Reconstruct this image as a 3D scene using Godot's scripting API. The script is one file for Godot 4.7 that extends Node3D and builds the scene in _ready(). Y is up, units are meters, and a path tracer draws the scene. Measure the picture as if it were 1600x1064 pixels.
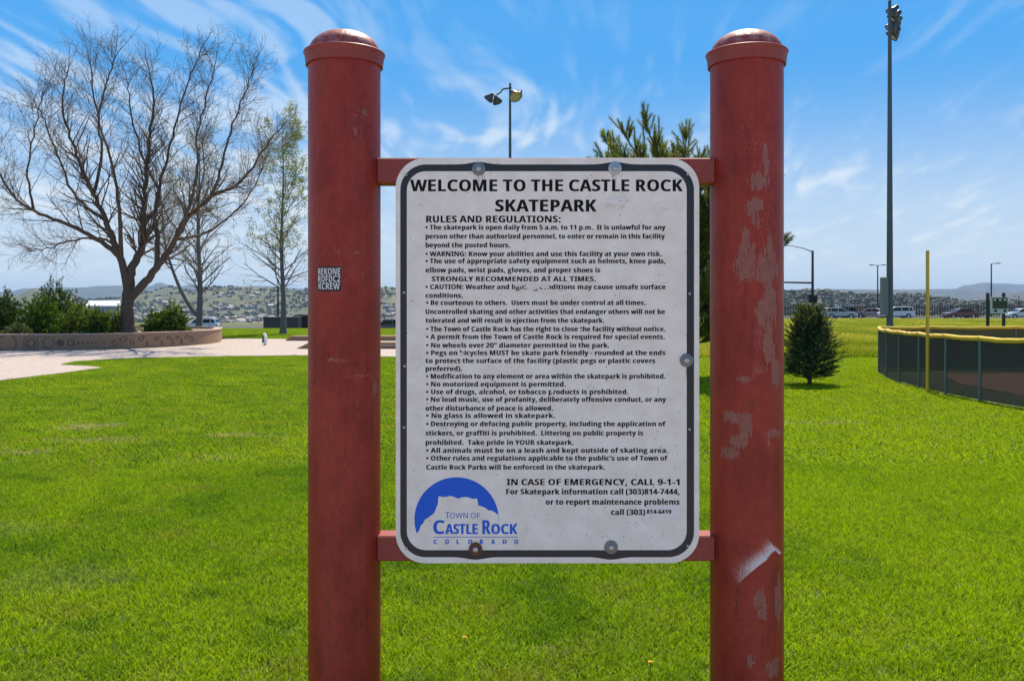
extends Node3D
# A park lawn with a rules board on two red steel posts. Camera stands at the origin, 1.6 m up, looking along -z.

const EYE := 1.6
var rng := RandomNumberGenerator.new()
var M := {}
var names := {}
var concrete_poly := PackedVector2Array()
var planter_poly := PackedVector2Array()
var field_poly := PackedVector2Array()


# ---------------------------------------------------------------- mesh builder
class MB:
	var v := PackedVector3Array()
	var n := PackedVector3Array()
	var c := PackedColorArray()
	var t := PackedVector2Array()
	var i := PackedInt32Array()
	var col := Color.WHITE

	func add(p: Vector3, nn: Vector3, uv := Vector2.ZERO) -> int:
		v.append(p)
		n.append(nn)
		c.append(col)
		t.append(uv)
		return v.size() - 1

	func face(a: int, b: int, d: int) -> void:
		i.append(a)
		i.append(d)
		i.append(b)

	func tri(a: Vector3, b: Vector3, d: Vector3) -> void:
		var nn := (b - a).cross(d - a).normalized()
		var k := add(a, nn)
		add(b, nn)
		add(d, nn)
		face(k, k + 1, k + 2)

	func quad(a: Vector3, b: Vector3, d: Vector3, e: Vector3) -> void:
		var nn := (d - a).cross(e - b).normalized()
		var k := add(a, nn, Vector2(0, 0))
		add(b, nn, Vector2(1, 0))
		add(d, nn, Vector2(1, 1))
		add(e, nn, Vector2(0, 1))
		face(k, k + 1, k + 2)
		face(k, k + 2, k + 3)

	func box(p: Vector3, s: Vector3, b := Basis.IDENTITY, r := 0.0) -> void:
		# a box with chamfered edges (r)
		var h := s * 0.5
		var q := Vector3(h.x - r, h.y - r, h.z - r)
		for ax in 3:
			for sg in [-1.0, 1.0]:
				var u := (ax + 1) % 3
				var w := (ax + 2) % 3
				var pts := []
				for k in [[-1, -1], [1, -1], [1, 1], [-1, 1]]:
					var o := Vector3.ZERO
					o[ax] = sg * h[ax]
					o[u] = k[0] * q[u]
					o[w] = k[1] * q[w]
					pts.append(p + b * o)
				if sg > 0:
					quad(pts[0], pts[1], pts[2], pts[3])
				else:
					quad(pts[3], pts[2], pts[1], pts[0])
		if r > 0.0:
			for ax in 3:
				var u := (ax + 1) % 3
				var w := (ax + 2) % 3
				for su in [-1.0, 1.0]:
					for sw in [-1.0, 1.0]:
						var a0 := Vector3.ZERO
						a0[ax] = -q[ax]
						a0[u] = su * h[u]
						a0[w] = sw * q[w]
						var a1 := a0
						a1[ax] = q[ax]
						var b0 := a0
						b0[u] = su * q[u]
						b0[w] = sw * h[w]
						var b1 := b0
						b1[ax] = q[ax]
						if su * sw > 0:
							quad(p + b * a0, p + b * a1, p + b * b1, p + b * b0) if ax == 9 else _oq(p, b, a0, a1, b1, b0)
						else:
							_oq(p, b, a0, a1, b1, b0)
			for sx in [-1.0, 1.0]:
				for sy in [-1.0, 1.0]:
					for sz in [-1.0, 1.0]:
						var x := Vector3(sx * h.x, sy * q.y, sz * q.z)
						var y := Vector3(sx * q.x, sy * h.y, sz * q.z)
						var z := Vector3(sx * q.x, sy * q.y, sz * h.z)
						if (y - x).cross(z - x).dot(x) > 0:
							tri(p + b * x, p + b * y, p + b * z)
						else:
							tri(p + b * x, p + b * z, p + b * y)

	func _oq(p: Vector3, b: Basis, a0: Vector3, a1: Vector3, b1: Vector3, b0: Vector3) -> void:
		if (b1 - a0).cross(b0 - a1).dot(a0 + b1) > 0:
			quad(p + b * a0, p + b * a1, p + b * b1, p + b * b0)
		else:
			quad(p + b * b0, p + b * b1, p + b * a1, p + b * a0)

	func tube(pts: PackedVector3Array, rad: PackedFloat32Array, sides: int, cap := false) -> void:
		var last := pts.size() - 1
		var d0 := (pts[1] - pts[0]).normalized()
		var side := d0.cross(Vector3.UP if absf(d0.y) < 0.9 else Vector3.RIGHT).normalized()
		var base := v.size()
		var along := 0.0
		for k in pts.size():
			var d := (pts[mini(k + 1, last)] - pts[maxi(k - 1, 0)]).normalized()
			side = (side - d * side.dot(d)).normalized()
			var up := d.cross(side)
			if k > 0:
				along += pts[k].distance_to(pts[k - 1])
			for s in sides + 1:
				var a := TAU * s / sides
				var o := side * cos(a) + up * sin(a)
				add(pts[k] + o * rad[k], o, Vector2(float(s) / sides, along))
		for k in last:
			for s in sides:
				var q := base + k * (sides + 1) + s
				var w := q + sides + 1
				face(q, q + 1, w + 1)
				face(q, w + 1, w)
		if cap:
			for e in [0, last]:
				var d := (pts[mini(e + 1, last)] - pts[maxi(e - 1, 0)]).normalized() * (1.0 if e == last else -1.0)
				var q := base + (0 if e == 0 else last) * (sides + 1)
				var m := add(pts[e], d)
				var ring := []
				for s in sides:
					ring.append(add(v[q + s], d))
				for s in sides:
					if e == last:
						face(m, ring[s], ring[(s + 1) % sides])
					else:
						face(m, ring[(s + 1) % sides], ring[s])

	# profile: (radius, height) from bottom to top, turned round the y axis of xf
	func lathe(prof: Array, seg: int, xf := Transform3D.IDENTITY, vscale := 1.0) -> void:
		for k in prof.size() - 1:
			var a: Vector2 = prof[k]
			var b: Vector2 = prof[k + 1]
			if a.distance_to(b) < 1e-6:
				continue
			var nn := Vector2(b.y - a.y, a.x - b.x).normalized()
			var base := v.size()
			for s in seg + 1:
				var an := TAU * s / seg
				var o := Vector3(sin(an), 0, cos(an))
				var nrm := (xf.basis * (o * nn.x + Vector3.UP * nn.y)).normalized()
				add(xf * (o * a.x + Vector3.UP * a.y), nrm, Vector2(float(s) / seg, a.y * vscale))
				add(xf * (o * b.x + Vector3.UP * b.y), nrm, Vector2(float(s) / seg, b.y * vscale))
			for s in seg:
				var q := base + s * 2
				if a.x > 1e-6:
					face(q, q + 2, q + 1)
				if b.x > 1e-6:
					face(q + 1, q + 2, q + 3)

	func smooth_lathe(prof: Array, seg: int, xf := Transform3D.IDENTITY, vscale := 1.0) -> void:
		var base := v.size()
		var last := prof.size() - 1
		for k in prof.size():
			var d: Vector2 = prof[mini(k + 1, last)] - prof[maxi(k - 1, 0)]
			var nn := Vector2(d.y, -d.x).normalized()
			for s in seg + 1:
				var an := TAU * s / seg
				var o := Vector3(sin(an), 0, cos(an))
				add(xf * (o * prof[k].x + Vector3.UP * prof[k].y), (xf.basis * (o * nn.x + Vector3.UP * nn.y)).normalized(), Vector2(float(s) / seg, prof[k].y * vscale))
		for k in last:
			for s in seg:
				var q := base + k * (seg + 1) + s
				var w := q + seg + 1
				face(q, q + 1, w + 1)
				face(q, w + 1, w)

	# flat polygon in the xy plane of xf, facing +z
	func plate(poly: PackedVector2Array, xf := Transform3D.IDENTITY, uv_from := Rect2(0, 0, 1, 1)) -> void:
		var tr := Geometry2D.triangulate_polygon(poly)
		var nn := xf.basis.z.normalized()
		var base := v.size()
		for p in poly:
			add(xf * Vector3(p.x, p.y, 0), nn, (p - uv_from.position) / uv_from.size)
		for k in range(0, tr.size(), 3):
			var a := poly[tr[k]]
			var b := poly[tr[k + 1]]
			var d := poly[tr[k + 2]]
			if (b - a).cross(d - a) > 0:
				face(base + tr[k], base + tr[k + 1], base + tr[k + 2])
			else:
				face(base + tr[k], base + tr[k + 2], base + tr[k + 1])

	# polygon (counter-clockwise) extruded along z from z0 to z1 with its rim eased by bev
	func prism(poly: PackedVector2Array, z0: float, z1: float, bev := 0.0, xf := Transform3D.IDENTITY) -> void:
		var cnt := poly.size()
		var small := PackedVector2Array()
		for k in cnt:
			var e0 := (poly[k] - poly[(k + cnt - 1) % cnt]).normalized()
			var e1 := (poly[(k + 1) % cnt] - poly[k]).normalized()
			var nn := (Vector2(-e0.y, e0.x) + Vector2(-e1.y, e1.x)).normalized()
			small.append(poly[k] + nn * bev)
		var rings := [[z0, small], [z0 + bev, poly], [z1 - bev, poly], [z1, small]]
		for r in 3:
			if bev <= 0.0 and r != 1:
				continue
			for k in cnt:
				var m := (k + 1) % cnt
				var a: Vector2 = rings[r][1][k]
				var b: Vector2 = rings[r][1][m]
				var d: Vector2 = rings[r + 1][1][m]
				var e: Vector2 = rings[r + 1][1][k]
				quad(xf * Vector3(a.x, a.y, rings[r][0]), xf * Vector3(b.x, b.y, rings[r][0]), xf * Vector3(d.x, d.y, rings[r + 1][0]), xf * Vector3(e.x, e.y, rings[r + 1][0]))
		plate(small, xf * Transform3D(Basis.IDENTITY, Vector3(0, 0, z1)))
		var mirrored := PackedVector2Array()
		for p in small:
			mirrored.append(Vector2(-p.x, p.y))
		plate(mirrored, xf * Transform3D(Basis(Vector3(-1, 0, 0), Vector3(0, 1, 0), Vector3(0, 0, -1)), Vector3(0, 0, z0)))

	func mesh() -> ArrayMesh:
		var a := []
		a.resize(Mesh.ARRAY_MAX)
		a[Mesh.ARRAY_VERTEX] = v
		a[Mesh.ARRAY_NORMAL] = n
		a[Mesh.ARRAY_COLOR] = c
		a[Mesh.ARRAY_TEX_UV] = t
		a[Mesh.ARRAY_INDEX] = i
		var m := ArrayMesh.new()
		m.add_surface_from_arrays(Mesh.PRIMITIVE_TRIANGLES, a)
		return m


# ---------------------------------------------------------------- helpers
func numbered(called: String) -> String:
	if not names.has(called):
		names[called] = 0
		return called
	names[called] += 1
	return "%s_%03d" % [called, names[called]]


func tag(o: Node, label: String, category: String, group := "", kind := "") -> Node:
	if label:
		o.set_meta("label", label)
	if category:
		o.set_meta("category", category)
	if group:
		o.set_meta("group", group)
	if kind:
		o.set_meta("kind", kind)
	return o


func thing(called: String, at: Vector3, turn := 0.0) -> Node3D:
	var o := Node3D.new()
	o.name = numbered(called)
	add_child(o)
	o.position = at
	o.rotation.y = turn
	return o


func part(called: String, m, material: Material, parent: Node = self) -> MeshInstance3D:
	var o := MeshInstance3D.new()
	o.name = numbered(called) if parent == self else called
	o.mesh = m.mesh() if m is MB else m
	o.material_override = material
	o.cast_shadow = GeometryInstance3D.SHADOW_CASTING_SETTING_ON
	parent.add_child(o, true)
	return o


func structure(called: String, m, material: Material) -> MeshInstance3D:
	var o := part(called, m, material)
	o.set_meta("kind", "structure")
	return o


func lin(r: float, g: float, b: float, a := 1.0) -> Color:
	return Color(r, g, b, a).linear_to_srgb()


func noise_tex(freq: float, ramp: Array, size := 512, type := FastNoiseLite.TYPE_SIMPLEX_SMOOTH, octaves := 5, sd := 1) -> NoiseTexture2D:
	var f := FastNoiseLite.new()
	f.noise_type = type
	f.frequency = freq
	f.seed = sd
	f.fractal_octaves = octaves
	f.fractal_gain = 0.55
	var tx := NoiseTexture2D.new()
	tx.width = size
	tx.height = size
	tx.seamless = true
	tx.noise = f
	if ramp:
		var gr := Gradient.new()
		var offs := PackedFloat32Array()
		var cols := PackedColorArray()
		for r in ramp:
			offs.append(r[0])
			cols.append(r[1])
		gr.offsets = offs
		gr.colors = cols
		tx.color_ramp = gr
	return tx


func mat(called: String, color: Color, rough := 0.8, metal := 0.0) -> StandardMaterial3D:
	var m := StandardMaterial3D.new()
	m.resource_name = called
	m.albedo_color = color
	m.roughness = rough
	m.metallic = metal
	M[called] = m
	return m


func textured(called: String, a: Color, b: Color, scale: float, rough := 0.85, bump := 0.0, freq := 0.02, octaves := 5) -> StandardMaterial3D:
	var m := mat(called, Color.WHITE, rough)
	m.albedo_texture = noise_tex(freq, [[0.25, a], [0.75, b]], 512, FastNoiseLite.TYPE_SIMPLEX_SMOOTH, octaves, called.hash() % 1000)
	m.uv1_triplanar = true
	m.uv1_world_triplanar = true
	m.uv1_scale = Vector3.ONE * scale
	if bump > 0.0:
		m.heightmap_enabled = true
		m.heightmap_texture = m.albedo_texture
		m.heightmap_scale = bump
	return m


func vcol(called: String, rough := 0.8, light_through := Color.BLACK) -> StandardMaterial3D:
	var m := mat(called, Color.WHITE, rough)
	m.vertex_color_use_as_albedo = true
	if light_through != Color.BLACK:
		m.backlight_enabled = true
		m.backlight = light_through
	return m


func ss(a: float, b: float, x: float) -> float:
	var k := clampf((x - a) / (b - a), 0.0, 1.0)
	return k * k * (3.0 - 2.0 * k)


func rnd(a: float, b: float) -> float:
	return rng.randf_range(a, b)


func rdir() -> Vector3:
	var z := rnd(-1, 1)
	var a := rnd(0, TAU)
	var r := sqrt(1.0 - z * z)
	return Vector3(r * cos(a), z, r * sin(a))


func curve_pts(ctrl: Array, per: int, closed := false) -> PackedVector3Array:
	var out := PackedVector3Array()
	var cnt := ctrl.size()
	for k in cnt if closed else cnt - 1:
		var a: Vector3 = ctrl[(k - 1 + cnt) % cnt] if closed or k > 0 else ctrl[k]
		var b: Vector3 = ctrl[k]
		var d: Vector3 = ctrl[(k + 1) % cnt]
		var e: Vector3 = ctrl[(k + 2) % cnt] if closed or k + 2 < cnt else ctrl[k + 1]
		for s in per:
			out.append(b.cubic_interpolate(d, a, e, float(s) / per))
	if not closed:
		out.append(ctrl[cnt - 1])
	return out


# ---------------------------------------------------------------- the build
func _ready() -> void:
	camera_and_light()
	materials()
	terrain()
	plaza()
	park_sign()
	planter()
	trees()
	ball_field()
	poles()
	traffic()
	far_left()
	grass()
	small_things()


func camera_and_light() -> void:
	var cam := Camera3D.new()
	cam.name = "camera"
	cam.projection = Camera3D.PROJECTION_FRUSTUM
	cam.near = 0.1
	cam.far = 60000.0
	cam.size = 0.1 * 2.0 * 532.0 / 1400.0
	cam.frustum_offset = Vector2(0, -0.1 * 52.0 / 1400.0)
	cam.position = Vector3(0, EYE, 0)
	add_child(cam)
	cam.current = true

	var sun := DirectionalLight3D.new()
	sun.name = "sun"
	sun.light_energy = 1.6
	sun.light_color = Color(1.0, 0.94, 0.85)
	sun.light_angular_distance = 0.5
	sun.shadow_enabled = true
	add_child(sun)
	# the sun stands high beyond the sign, a little to the right
	var el := deg_to_rad(57.0)
	var az := deg_to_rad(12.0)
	sun.basis = Basis.looking_at(-Vector3(sin(az) * cos(el), sin(el), -cos(az) * cos(el)))

	var env := Environment.new()
	env.background_mode = Environment.BG_SKY
	env.tonemap_mode = Environment.TONE_MAPPER_LINEAR
	env.tonemap_exposure = 1.5
	env.sdfgi_enabled = true
	env.ssao_enabled = true
	env.ssil_enabled = true
	env.fog_enabled = true
	env.fog_density = 0.00007
	env.fog_light_color = Color(0.73, 0.86, 1.0)
	var sky := Sky.new()
	var sm := PanoramaSkyMaterial.new()
	sm.panorama = sky_picture(2560)
	sky.sky_material = sm
	env.sky = sky
	env.background_energy_multiplier = 1.0
	var we := WorldEnvironment.new()
	we.name = "air"
	we.environment = env
	add_child(we)


func sky_picture(w: int) -> ImageTexture:
	# clear blue air that pales towards the horizon, with cirrus streaks on a high flat layer
	var h := w / 2
	var half := h / 2
	var a := FastNoiseLite.new()
	a.seed = 11
	a.frequency = 1.0
	a.fractal_octaves = 4
	a.fractal_gain = 0.55
	var b := FastNoiseLite.new()
	b.seed = 29
	b.frequency = 1.0
	b.fractal_octaves = 4
	b.fractal_gain = 0.6
	var c := FastNoiseLite.new()
	c.seed = 5
	c.frequency = 1.0
	c.fractal_octaves = 3
	var data := PackedByteArray()
	data.resize(w * h * 3)
	var top := Vector3(0.050, 0.175, 0.44)
	var mid := Vector3(0.058, 0.275, 0.61)
	var low := Vector3(0.47, 0.56, 0.63)
	var white := Vector3(0.56, 0.62, 0.67)
	var sn := PackedFloat32Array()
	var cs := PackedFloat32Array()
	for x in w:
		var az := TAU * (float(x) + 0.5) / w   # the middle of the picture is -z
		sn.append(-sin(az))
		cs.append(cos(az))
	var gamma := PackedByteArray()
	for k in 1025:
		gamma.append(int(clampf(Color(k / 1024.0, 0, 0).linear_to_srgb().r, 0, 1) * 255.0 + 0.5))
	for y in half:
		var el := PI * 0.5 * (1.0 - (float(y) + 0.5) / half)
		var s := sin(el)
		var ce := cos(el)
		var base := low.lerp(mid, ss(0.01, 0.27, s)).lerp(top, ss(0.26, 0.7, s))
		var inv := ce / (s + 0.055)
		var thin := ss(0.0, 0.05, s)
		var soft := lerpf(1.05, 0.42, ss(0.10, 0.30, s))
		for x in w:
			var px := sn[x] * inv
			var pz := cs[x] * inv
			var wx := px + 0.10 * pz
			var warp := c.get_noise_2d(px * 0.5, pz * 0.25) * 0.9
			var veil := a.get_noise_2d(wx * 0.75 + warp, pz * 0.22 + warp * 0.6)
			var fine := b.get_noise_2d(wx * 3.4 + warp * 1.7, pz * 0.75 - warp)
			var wisp := b.get_noise_2d(wx * 7.5 + warp * 2.6 + 40.0, pz * 1.1 + warp)
			var cover := veil + 0.10 + 0.26 * clampf(px * 0.9, -0.6, 1.1)
			var k := clampf(cover * 1.25, 0.0, 1.0) * clampf(0.42 + fine * 1.5 + wisp * 1.1, 0.0, 1.25) + maxf(0.0, fine * 0.4 + wisp * 0.4 + cover * 0.18)
			k = clampf(k * 0.9, 0.0, 0.8) * thin * soft
			var o := (y * w + x) * 3
			data[o] = gamma[int(lerpf(base.x, white.x, k) * 1024.0)]
			data[o + 1] = gamma[int(lerpf(base.y, white.y, k) * 1024.0)]
			data[o + 2] = gamma[int(lerpf(base.z, white.z, k) * 1024.0)]
	for y in range(half, h):
		for x in w:
			var o := (y * w + x) * 3
			data[o] = 120
			data[o + 1] = 130
			data[o + 2] = 120
	return ImageTexture.create_from_image(Image.create_from_data(w, h, false, Image.FORMAT_RGB8, data))


func materials() -> void:
	textured("concrete", lin(0.36, 0.295, 0.25), lin(0.44, 0.37, 0.325), 0.35, 0.9, 0.15, 0.02)
	textured("brown_concrete", lin(0.25, 0.15, 0.085), lin(0.34, 0.215, 0.13), 0.6, 0.9, 0.3, 0.03)
	textured("brown_cap", lin(0.38, 0.26, 0.20), lin(0.48, 0.34, 0.27), 0.6, 0.9, 0.2, 0.03)  # brown concrete with sun on the planter top put into its colour
	textured("mulch", lin(0.12, 0.075, 0.05), lin(0.30, 0.20, 0.13), 1.5, 1.0, 1.5, 0.06)
	textured("bark", lin(0.055, 0.040, 0.028), lin(0.16, 0.115, 0.08), 1.6, 0.95, 2.0, 0.05)
	textured("grey_bark", lin(0.10, 0.09, 0.08), lin(0.26, 0.235, 0.21), 1.6, 0.95, 1.5, 0.05)
	textured("twig_bark", lin(0.085, 0.062, 0.045), lin(0.20, 0.15, 0.105), 1.6, 0.95, 0.0, 0.05)
	textured("asphalt", lin(0.05, 0.05, 0.052), lin(0.09, 0.09, 0.09), 0.5, 0.95)
	textured("field_dirt", lin(0.26, 0.12, 0.075), lin(0.36, 0.19, 0.12), 0.4, 1.0)
	textured("glyph", lin(0.10, 0.062, 0.044), lin(0.19, 0.12, 0.085), 2.0, 0.95)
	textured("rail_paint", lin(0.21, 0.026, 0.015), lin(0.29, 0.04, 0.025), 6.0, 0.5, 0.02, 0.03)
	mat("print", lin(0.010, 0.010, 0.011), 0.6)
	M.print.metallic_specular = 0.25
	mat("logo_blue", lin(0.0, 0.10, 0.60), 0.6)
	mat("band", lin(0.014, 0.015, 0.019), 0.45)
	mat("zinc", lin(0.42, 0.43, 0.42), 0.42, 0.85)
	mat("dull_steel", lin(0.20, 0.21, 0.20), 0.55, 0.6)
	mat("rust", lin(0.15, 0.065, 0.03), 0.8, 0.2)
	mat("black_vinyl", lin(0.012, 0.012, 0.013), 0.5)
	mat("white_vinyl", lin(0.72, 0.70, 0.66), 0.55)
	mat("scuff", lin(0.78, 0.69, 0.60), 0.75)
	mat("dark_pole", lin(0.035, 0.034, 0.034), 0.55, 0.3)
	mat("grey_pole", lin(0.10, 0.115, 0.115), 0.5, 0.5)
	mat("galvanised", lin(0.19, 0.215, 0.20), 0.6, 0.3)
	mat("lens", lin(0.55, 0.50, 0.40), 0.2, 0.4)
	mat("fixture", lin(0.10, 0.085, 0.065), 0.4, 0.6)
	mat("yellow_paint", lin(0.68, 0.44, 0.02), 0.45)
	mat("yellow_cap", lin(0.78, 0.52, 0.035), 0.45)
	mat("fence_post", lin(0.14, 0.19, 0.17), 0.6, 0.1)
	var net := mat("net", lin(0.044, 0.042, 0.036, 1.0), 0.9)
	net.albedo_color.a = 0.92
	net.transparency = BaseMaterial3D.TRANSPARENCY_ALPHA
	mat("car_glass", lin(0.015, 0.018, 0.022), 0.06)
	mat("tyre", lin(0.018, 0.018, 0.018), 0.85)
	mat("rim", lin(0.45, 0.45, 0.45), 0.35, 0.8)
	mat("tail_lamp", lin(0.40, 0.012, 0.01), 0.25)
	mat("head_lamp", lin(0.70, 0.72, 0.72), 0.15)
	mat("trim", lin(0.025, 0.025, 0.026), 0.7)
	vcol("grass", 0.7, Color(0.86, 0.95, 0.35))
	M.grass.metallic_specular = 0.25
	vcol("leaf", 0.6, Color(0.84, 0.9, 0.4))
	M.leaf.metallic_specular = 0.3
	vcol("needle", 0.6, Color(0.78, 0.84, 0.36))
	M.needle.metallic_specular = 0.3
	vcol("painted", 0.7)
	var g := vcol("ground", 0.95)
	g.albedo_texture = noise_tex(0.03, [[0.2, lin(0.55, 0.52, 0.5)], [0.8, Color.WHITE]], 512, FastNoiseLite.TYPE_SIMPLEX_SMOOTH, 6, 3)
	g.uv1_triplanar = true
	g.uv1_world_triplanar = true
	g.uv1_scale = Vector3.ONE * 0.11
	var hm := vcol("hill", 0.95)
	hm.albedo_texture = noise_tex(0.02, [[0.25, lin(0.42, 0.45, 0.42)], [0.8, Color.WHITE]], 512, FastNoiseLite.TYPE_SIMPLEX_SMOOTH, 6, 8)
	hm.uv1_triplanar = true
	hm.uv1_world_triplanar = true
	hm.uv1_scale = Vector3.ONE * 0.0016


# ---------------------------------------------------------------- land
func ground_y(x: float, d: float) -> float:
	var left := 1.0 - ss(-2.0, 14.0, x - d * 0.02)
	return -1.5 * ss(66.0, 84.0, d) * left - 26.0 * ss(165.0, 700.0, d)


var ridges := [
	# name, distance, spread, column and row of the skyline seen from the lawn
	{"n": "hill", "d": 3000.0, "w": 620.0, "cols": [[0.085, 0.105, 0.035], [0.17, 0.16, 0.07]], "l": [[-300, 458], [-60, 456], [20, 463], [55, 450], [100, 459], [135, 470], [200, 466], [235, 456], [262, 450], [300, 455], [340, 450], [400, 449], [470, 455], [540, 452], [600, 448], [650, 455], [740, 474]]},
	{"n": "hill", "d": 1500.0, "w": 260.0, "cols": [[0.05, 0.07, 0.045], [0.13, 0.13, 0.06]], "l": [[1080, 476], [1160, 466], [1228, 461], [1290, 460], [1320, 464], [1400, 466], [1440, 466], [1480, 472], [1510, 477], [1600, 476], [1760, 470], [1900, 478]]},
	{"n": "mountain", "d": 8600.0, "w": 1100.0, "cols": [[0.05, 0.07, 0.06], [0.09, 0.10, 0.07]], "l": [[-400, 462], [-100, 452], [10, 456], [40, 450], [130, 449], [160, 447], [185, 446], [220, 450], [235, 446], [248, 441], [262, 446], [275, 448], [300, 445], [330, 450], [400, 447], [480, 451], [600, 458], [760, 462], [900, 466]]},
	{"n": "mountain", "d": 7000.0, "w": 1000.0, "cols": [[0.04, 0.06, 0.06], [0.07, 0.085, 0.07]], "l": [[900, 470], [1060, 456], [1228, 453], [1300, 452], [1400, 453], [1500, 452], [1560, 455], [1600, 458], [1750, 462], [2000, 468]]},
	{"n": "mountain", "d": 10500.0, "w": 700.0, "cols": [[0.06, 0.07, 0.07], [0.09, 0.09, 0.09]], "l": [[1400, 462], [1480, 455], [1515, 445], [1540, 441], [1560, 443], [1590, 444], [1650, 446], [1760, 455], [1900, 466]]},
	{"n": "mountain", "d": 4600.0, "w": 700.0, "cols": [[0.04, 0.06, 0.05], [0.07, 0.09, 0.07]], "l": [[1440, 486], [1490, 476], [1540, 464], [1600, 455], [1680, 450], [1800, 456], [1950, 470]]},
]
var ridge_noise := FastNoiseLite.new()


func skyline(r: Dictionary, col: float) -> float:
	var l: Array = r.l
	if col <= l[0][0]:
		return l[0][1]
	for k in l.size() - 1:
		if col <= l[k + 1][0]:
			var u: float = (col - l[k][0]) / (l[k + 1][0] - l[k][0])
			return lerpf(l[k][1], l[k + 1][1], u * u * (3.0 - 2.0 * u))
	return l[-1][1]


func ridge_y(r: Dictionary, slope: float, d: float) -> float:
	# slope is x / distance
	var col := slope * 1400.0 + 800.0
	var edge := ss(r.l[0][0], r.l[0][0] + 60.0, col) * (1.0 - ss(r.l[-1][0] - 60.0, r.l[-1][0], col))
	var crest: float = EYE + (480.0 - skyline(r, col)) / 1400.0 * r.d
	var u: float = (d - r.d) / r.w
	var x := slope * d
	var rough: float = ridge_noise.get_noise_2d(x / r.w * 2.2, d / r.w * 2.2) * 0.22 + ridge_noise.get_noise_2d(x / r.w * 9.0, d / r.w * 9.0) * 0.05
	var f := exp(-u * u) * (1.0 + rough * minf(1.0, u * u * 3.0 + 0.12))
	return -34.0 + (crest + 34.0) * f * edge


func terrain() -> void:
	ridge_noise.seed = 4
	ridge_noise.frequency = 1.0
	ridge_noise.fractal_octaves = 4
	var pn := FastNoiseLite.new()
	pn.seed = 17
	pn.frequency = 1.0
	pn.fractal_octaves = 4
	var g := MB.new()
	var cnt := 110
	var k := 5.0
	var a := log(11500.0 / k + 1.0)
	var side := 2 * cnt + 1
	var co := PackedFloat32Array()
	for i in side:
		var t := float(i - cnt) / cnt
		co.append(signf(t) * k * (exp(a * absf(t)) - 1.0))
	for j in side:
		for i in side:
			var x := co[i]
			var d := co[j]
			var p := pn.get_noise_2d(x * 0.08, d * 0.08)
			var c := Vector3(0.075, 0.11, 0.014).lerp(Vector3(0.12, 0.15, 0.025), p + 0.5)
			var far := ss(140.0, 300.0, absf(d) + absf(x) * 0.3)
			var q := pn.get_noise_2d(x * 0.004, d * 0.004)
			var scrub := Vector3(0.14, 0.15, 0.06).lerp(Vector3(0.24, 0.20, 0.11), q + 0.5)
			if q > 0.12:
				scrub = Vector3(0.10, 0.17, 0.035)
			if d > 27.0 and x > 1.0 and d < 300.0:
				c = c.lerp(Vector3(0.23, 0.235, 0.045), 0.75)
			c = c.lerp(scrub, far)
			g.col = Color(c.x, c.y, c.z)
			var e := 0.6 + absf(d) * 0.01
			var yy := ground_y(x, d)
			var nn := Vector3(ground_y(x - e, d) - ground_y(x + e, d), 2.0 * e, -(ground_y(x, d - e) - ground_y(x, d + e))).normalized()
			g.add(Vector3(x, yy, -d), nn)
	for j in side - 1:
		for i in side - 1:
			var q := j * side + i
			g.face(q, q + 1, q + side + 1)
			g.face(q, q + side + 1, q + side)
	structure("ground", g, M.ground)

	for r in ridges:
		var m := MB.new()
		var ca := 200
		var cd := 44
		var c0: Array = r.cols[0]
		var c1: Array = r.cols[1]
		var first := (float(r.l[0][0]) - 800.0) / 1400.0
		var final := (float(r.l[-1][0]) - 800.0) / 1400.0
		for j in cd + 1:
			var d: float = r.d + r.w * lerpf(-2.4, 2.0, float(j) / cd)
			for i in ca + 1:
				var s := lerpf(first, final, float(i) / ca)
				var e: float = r.w * 0.02
				var y := ridge_y(r, s, d)
				var dx := ridge_y(r, s + e / d, d) - ridge_y(r, s - e / d, d)
				var dd := ridge_y(r, s * d / (d + e), d + e) - ridge_y(r, s * d / (d - e), d - e)
				var q: float = clampf(pn.get_noise_2d(s * d / r.w * 3.0, d / r.w * 3.0) + 0.5, 0, 1)
				m.col = Color(lerpf(c0[0], c1[0], q), lerpf(c0[1], c1[1], q), lerpf(c0[2], c1[2], q))
				m.add(Vector3(s * d, y, -d), Vector3(-dx, 2.0 * e, dd).normalized())
		for j in cd:
			for i in ca:
				var q := j * (ca + 1) + i
				m.face(q, q + 1, q + ca + 2)
				m.face(q, q + ca + 2, q + ca + 1)
		structure(r.n, m, M.hill)


func flat_sheet(called: String, poly: PackedVector2Array, y: float, material: Material, thick := 0.0) -> MeshInstance3D:
	# poly in (x, distance)
	var m := MB.new()
	var xf := Transform3D(Basis(Vector3(1, 0, 0), Vector3(0, 0, -1), Vector3(0, 1, 0)), Vector3(0, y, 0))
	if thick > 0.0:
		m.prism(poly, -thick, 0.0, 0.006, xf)
	else:
		m.plate(poly, xf)
	return structure(called, m, material)


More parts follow.
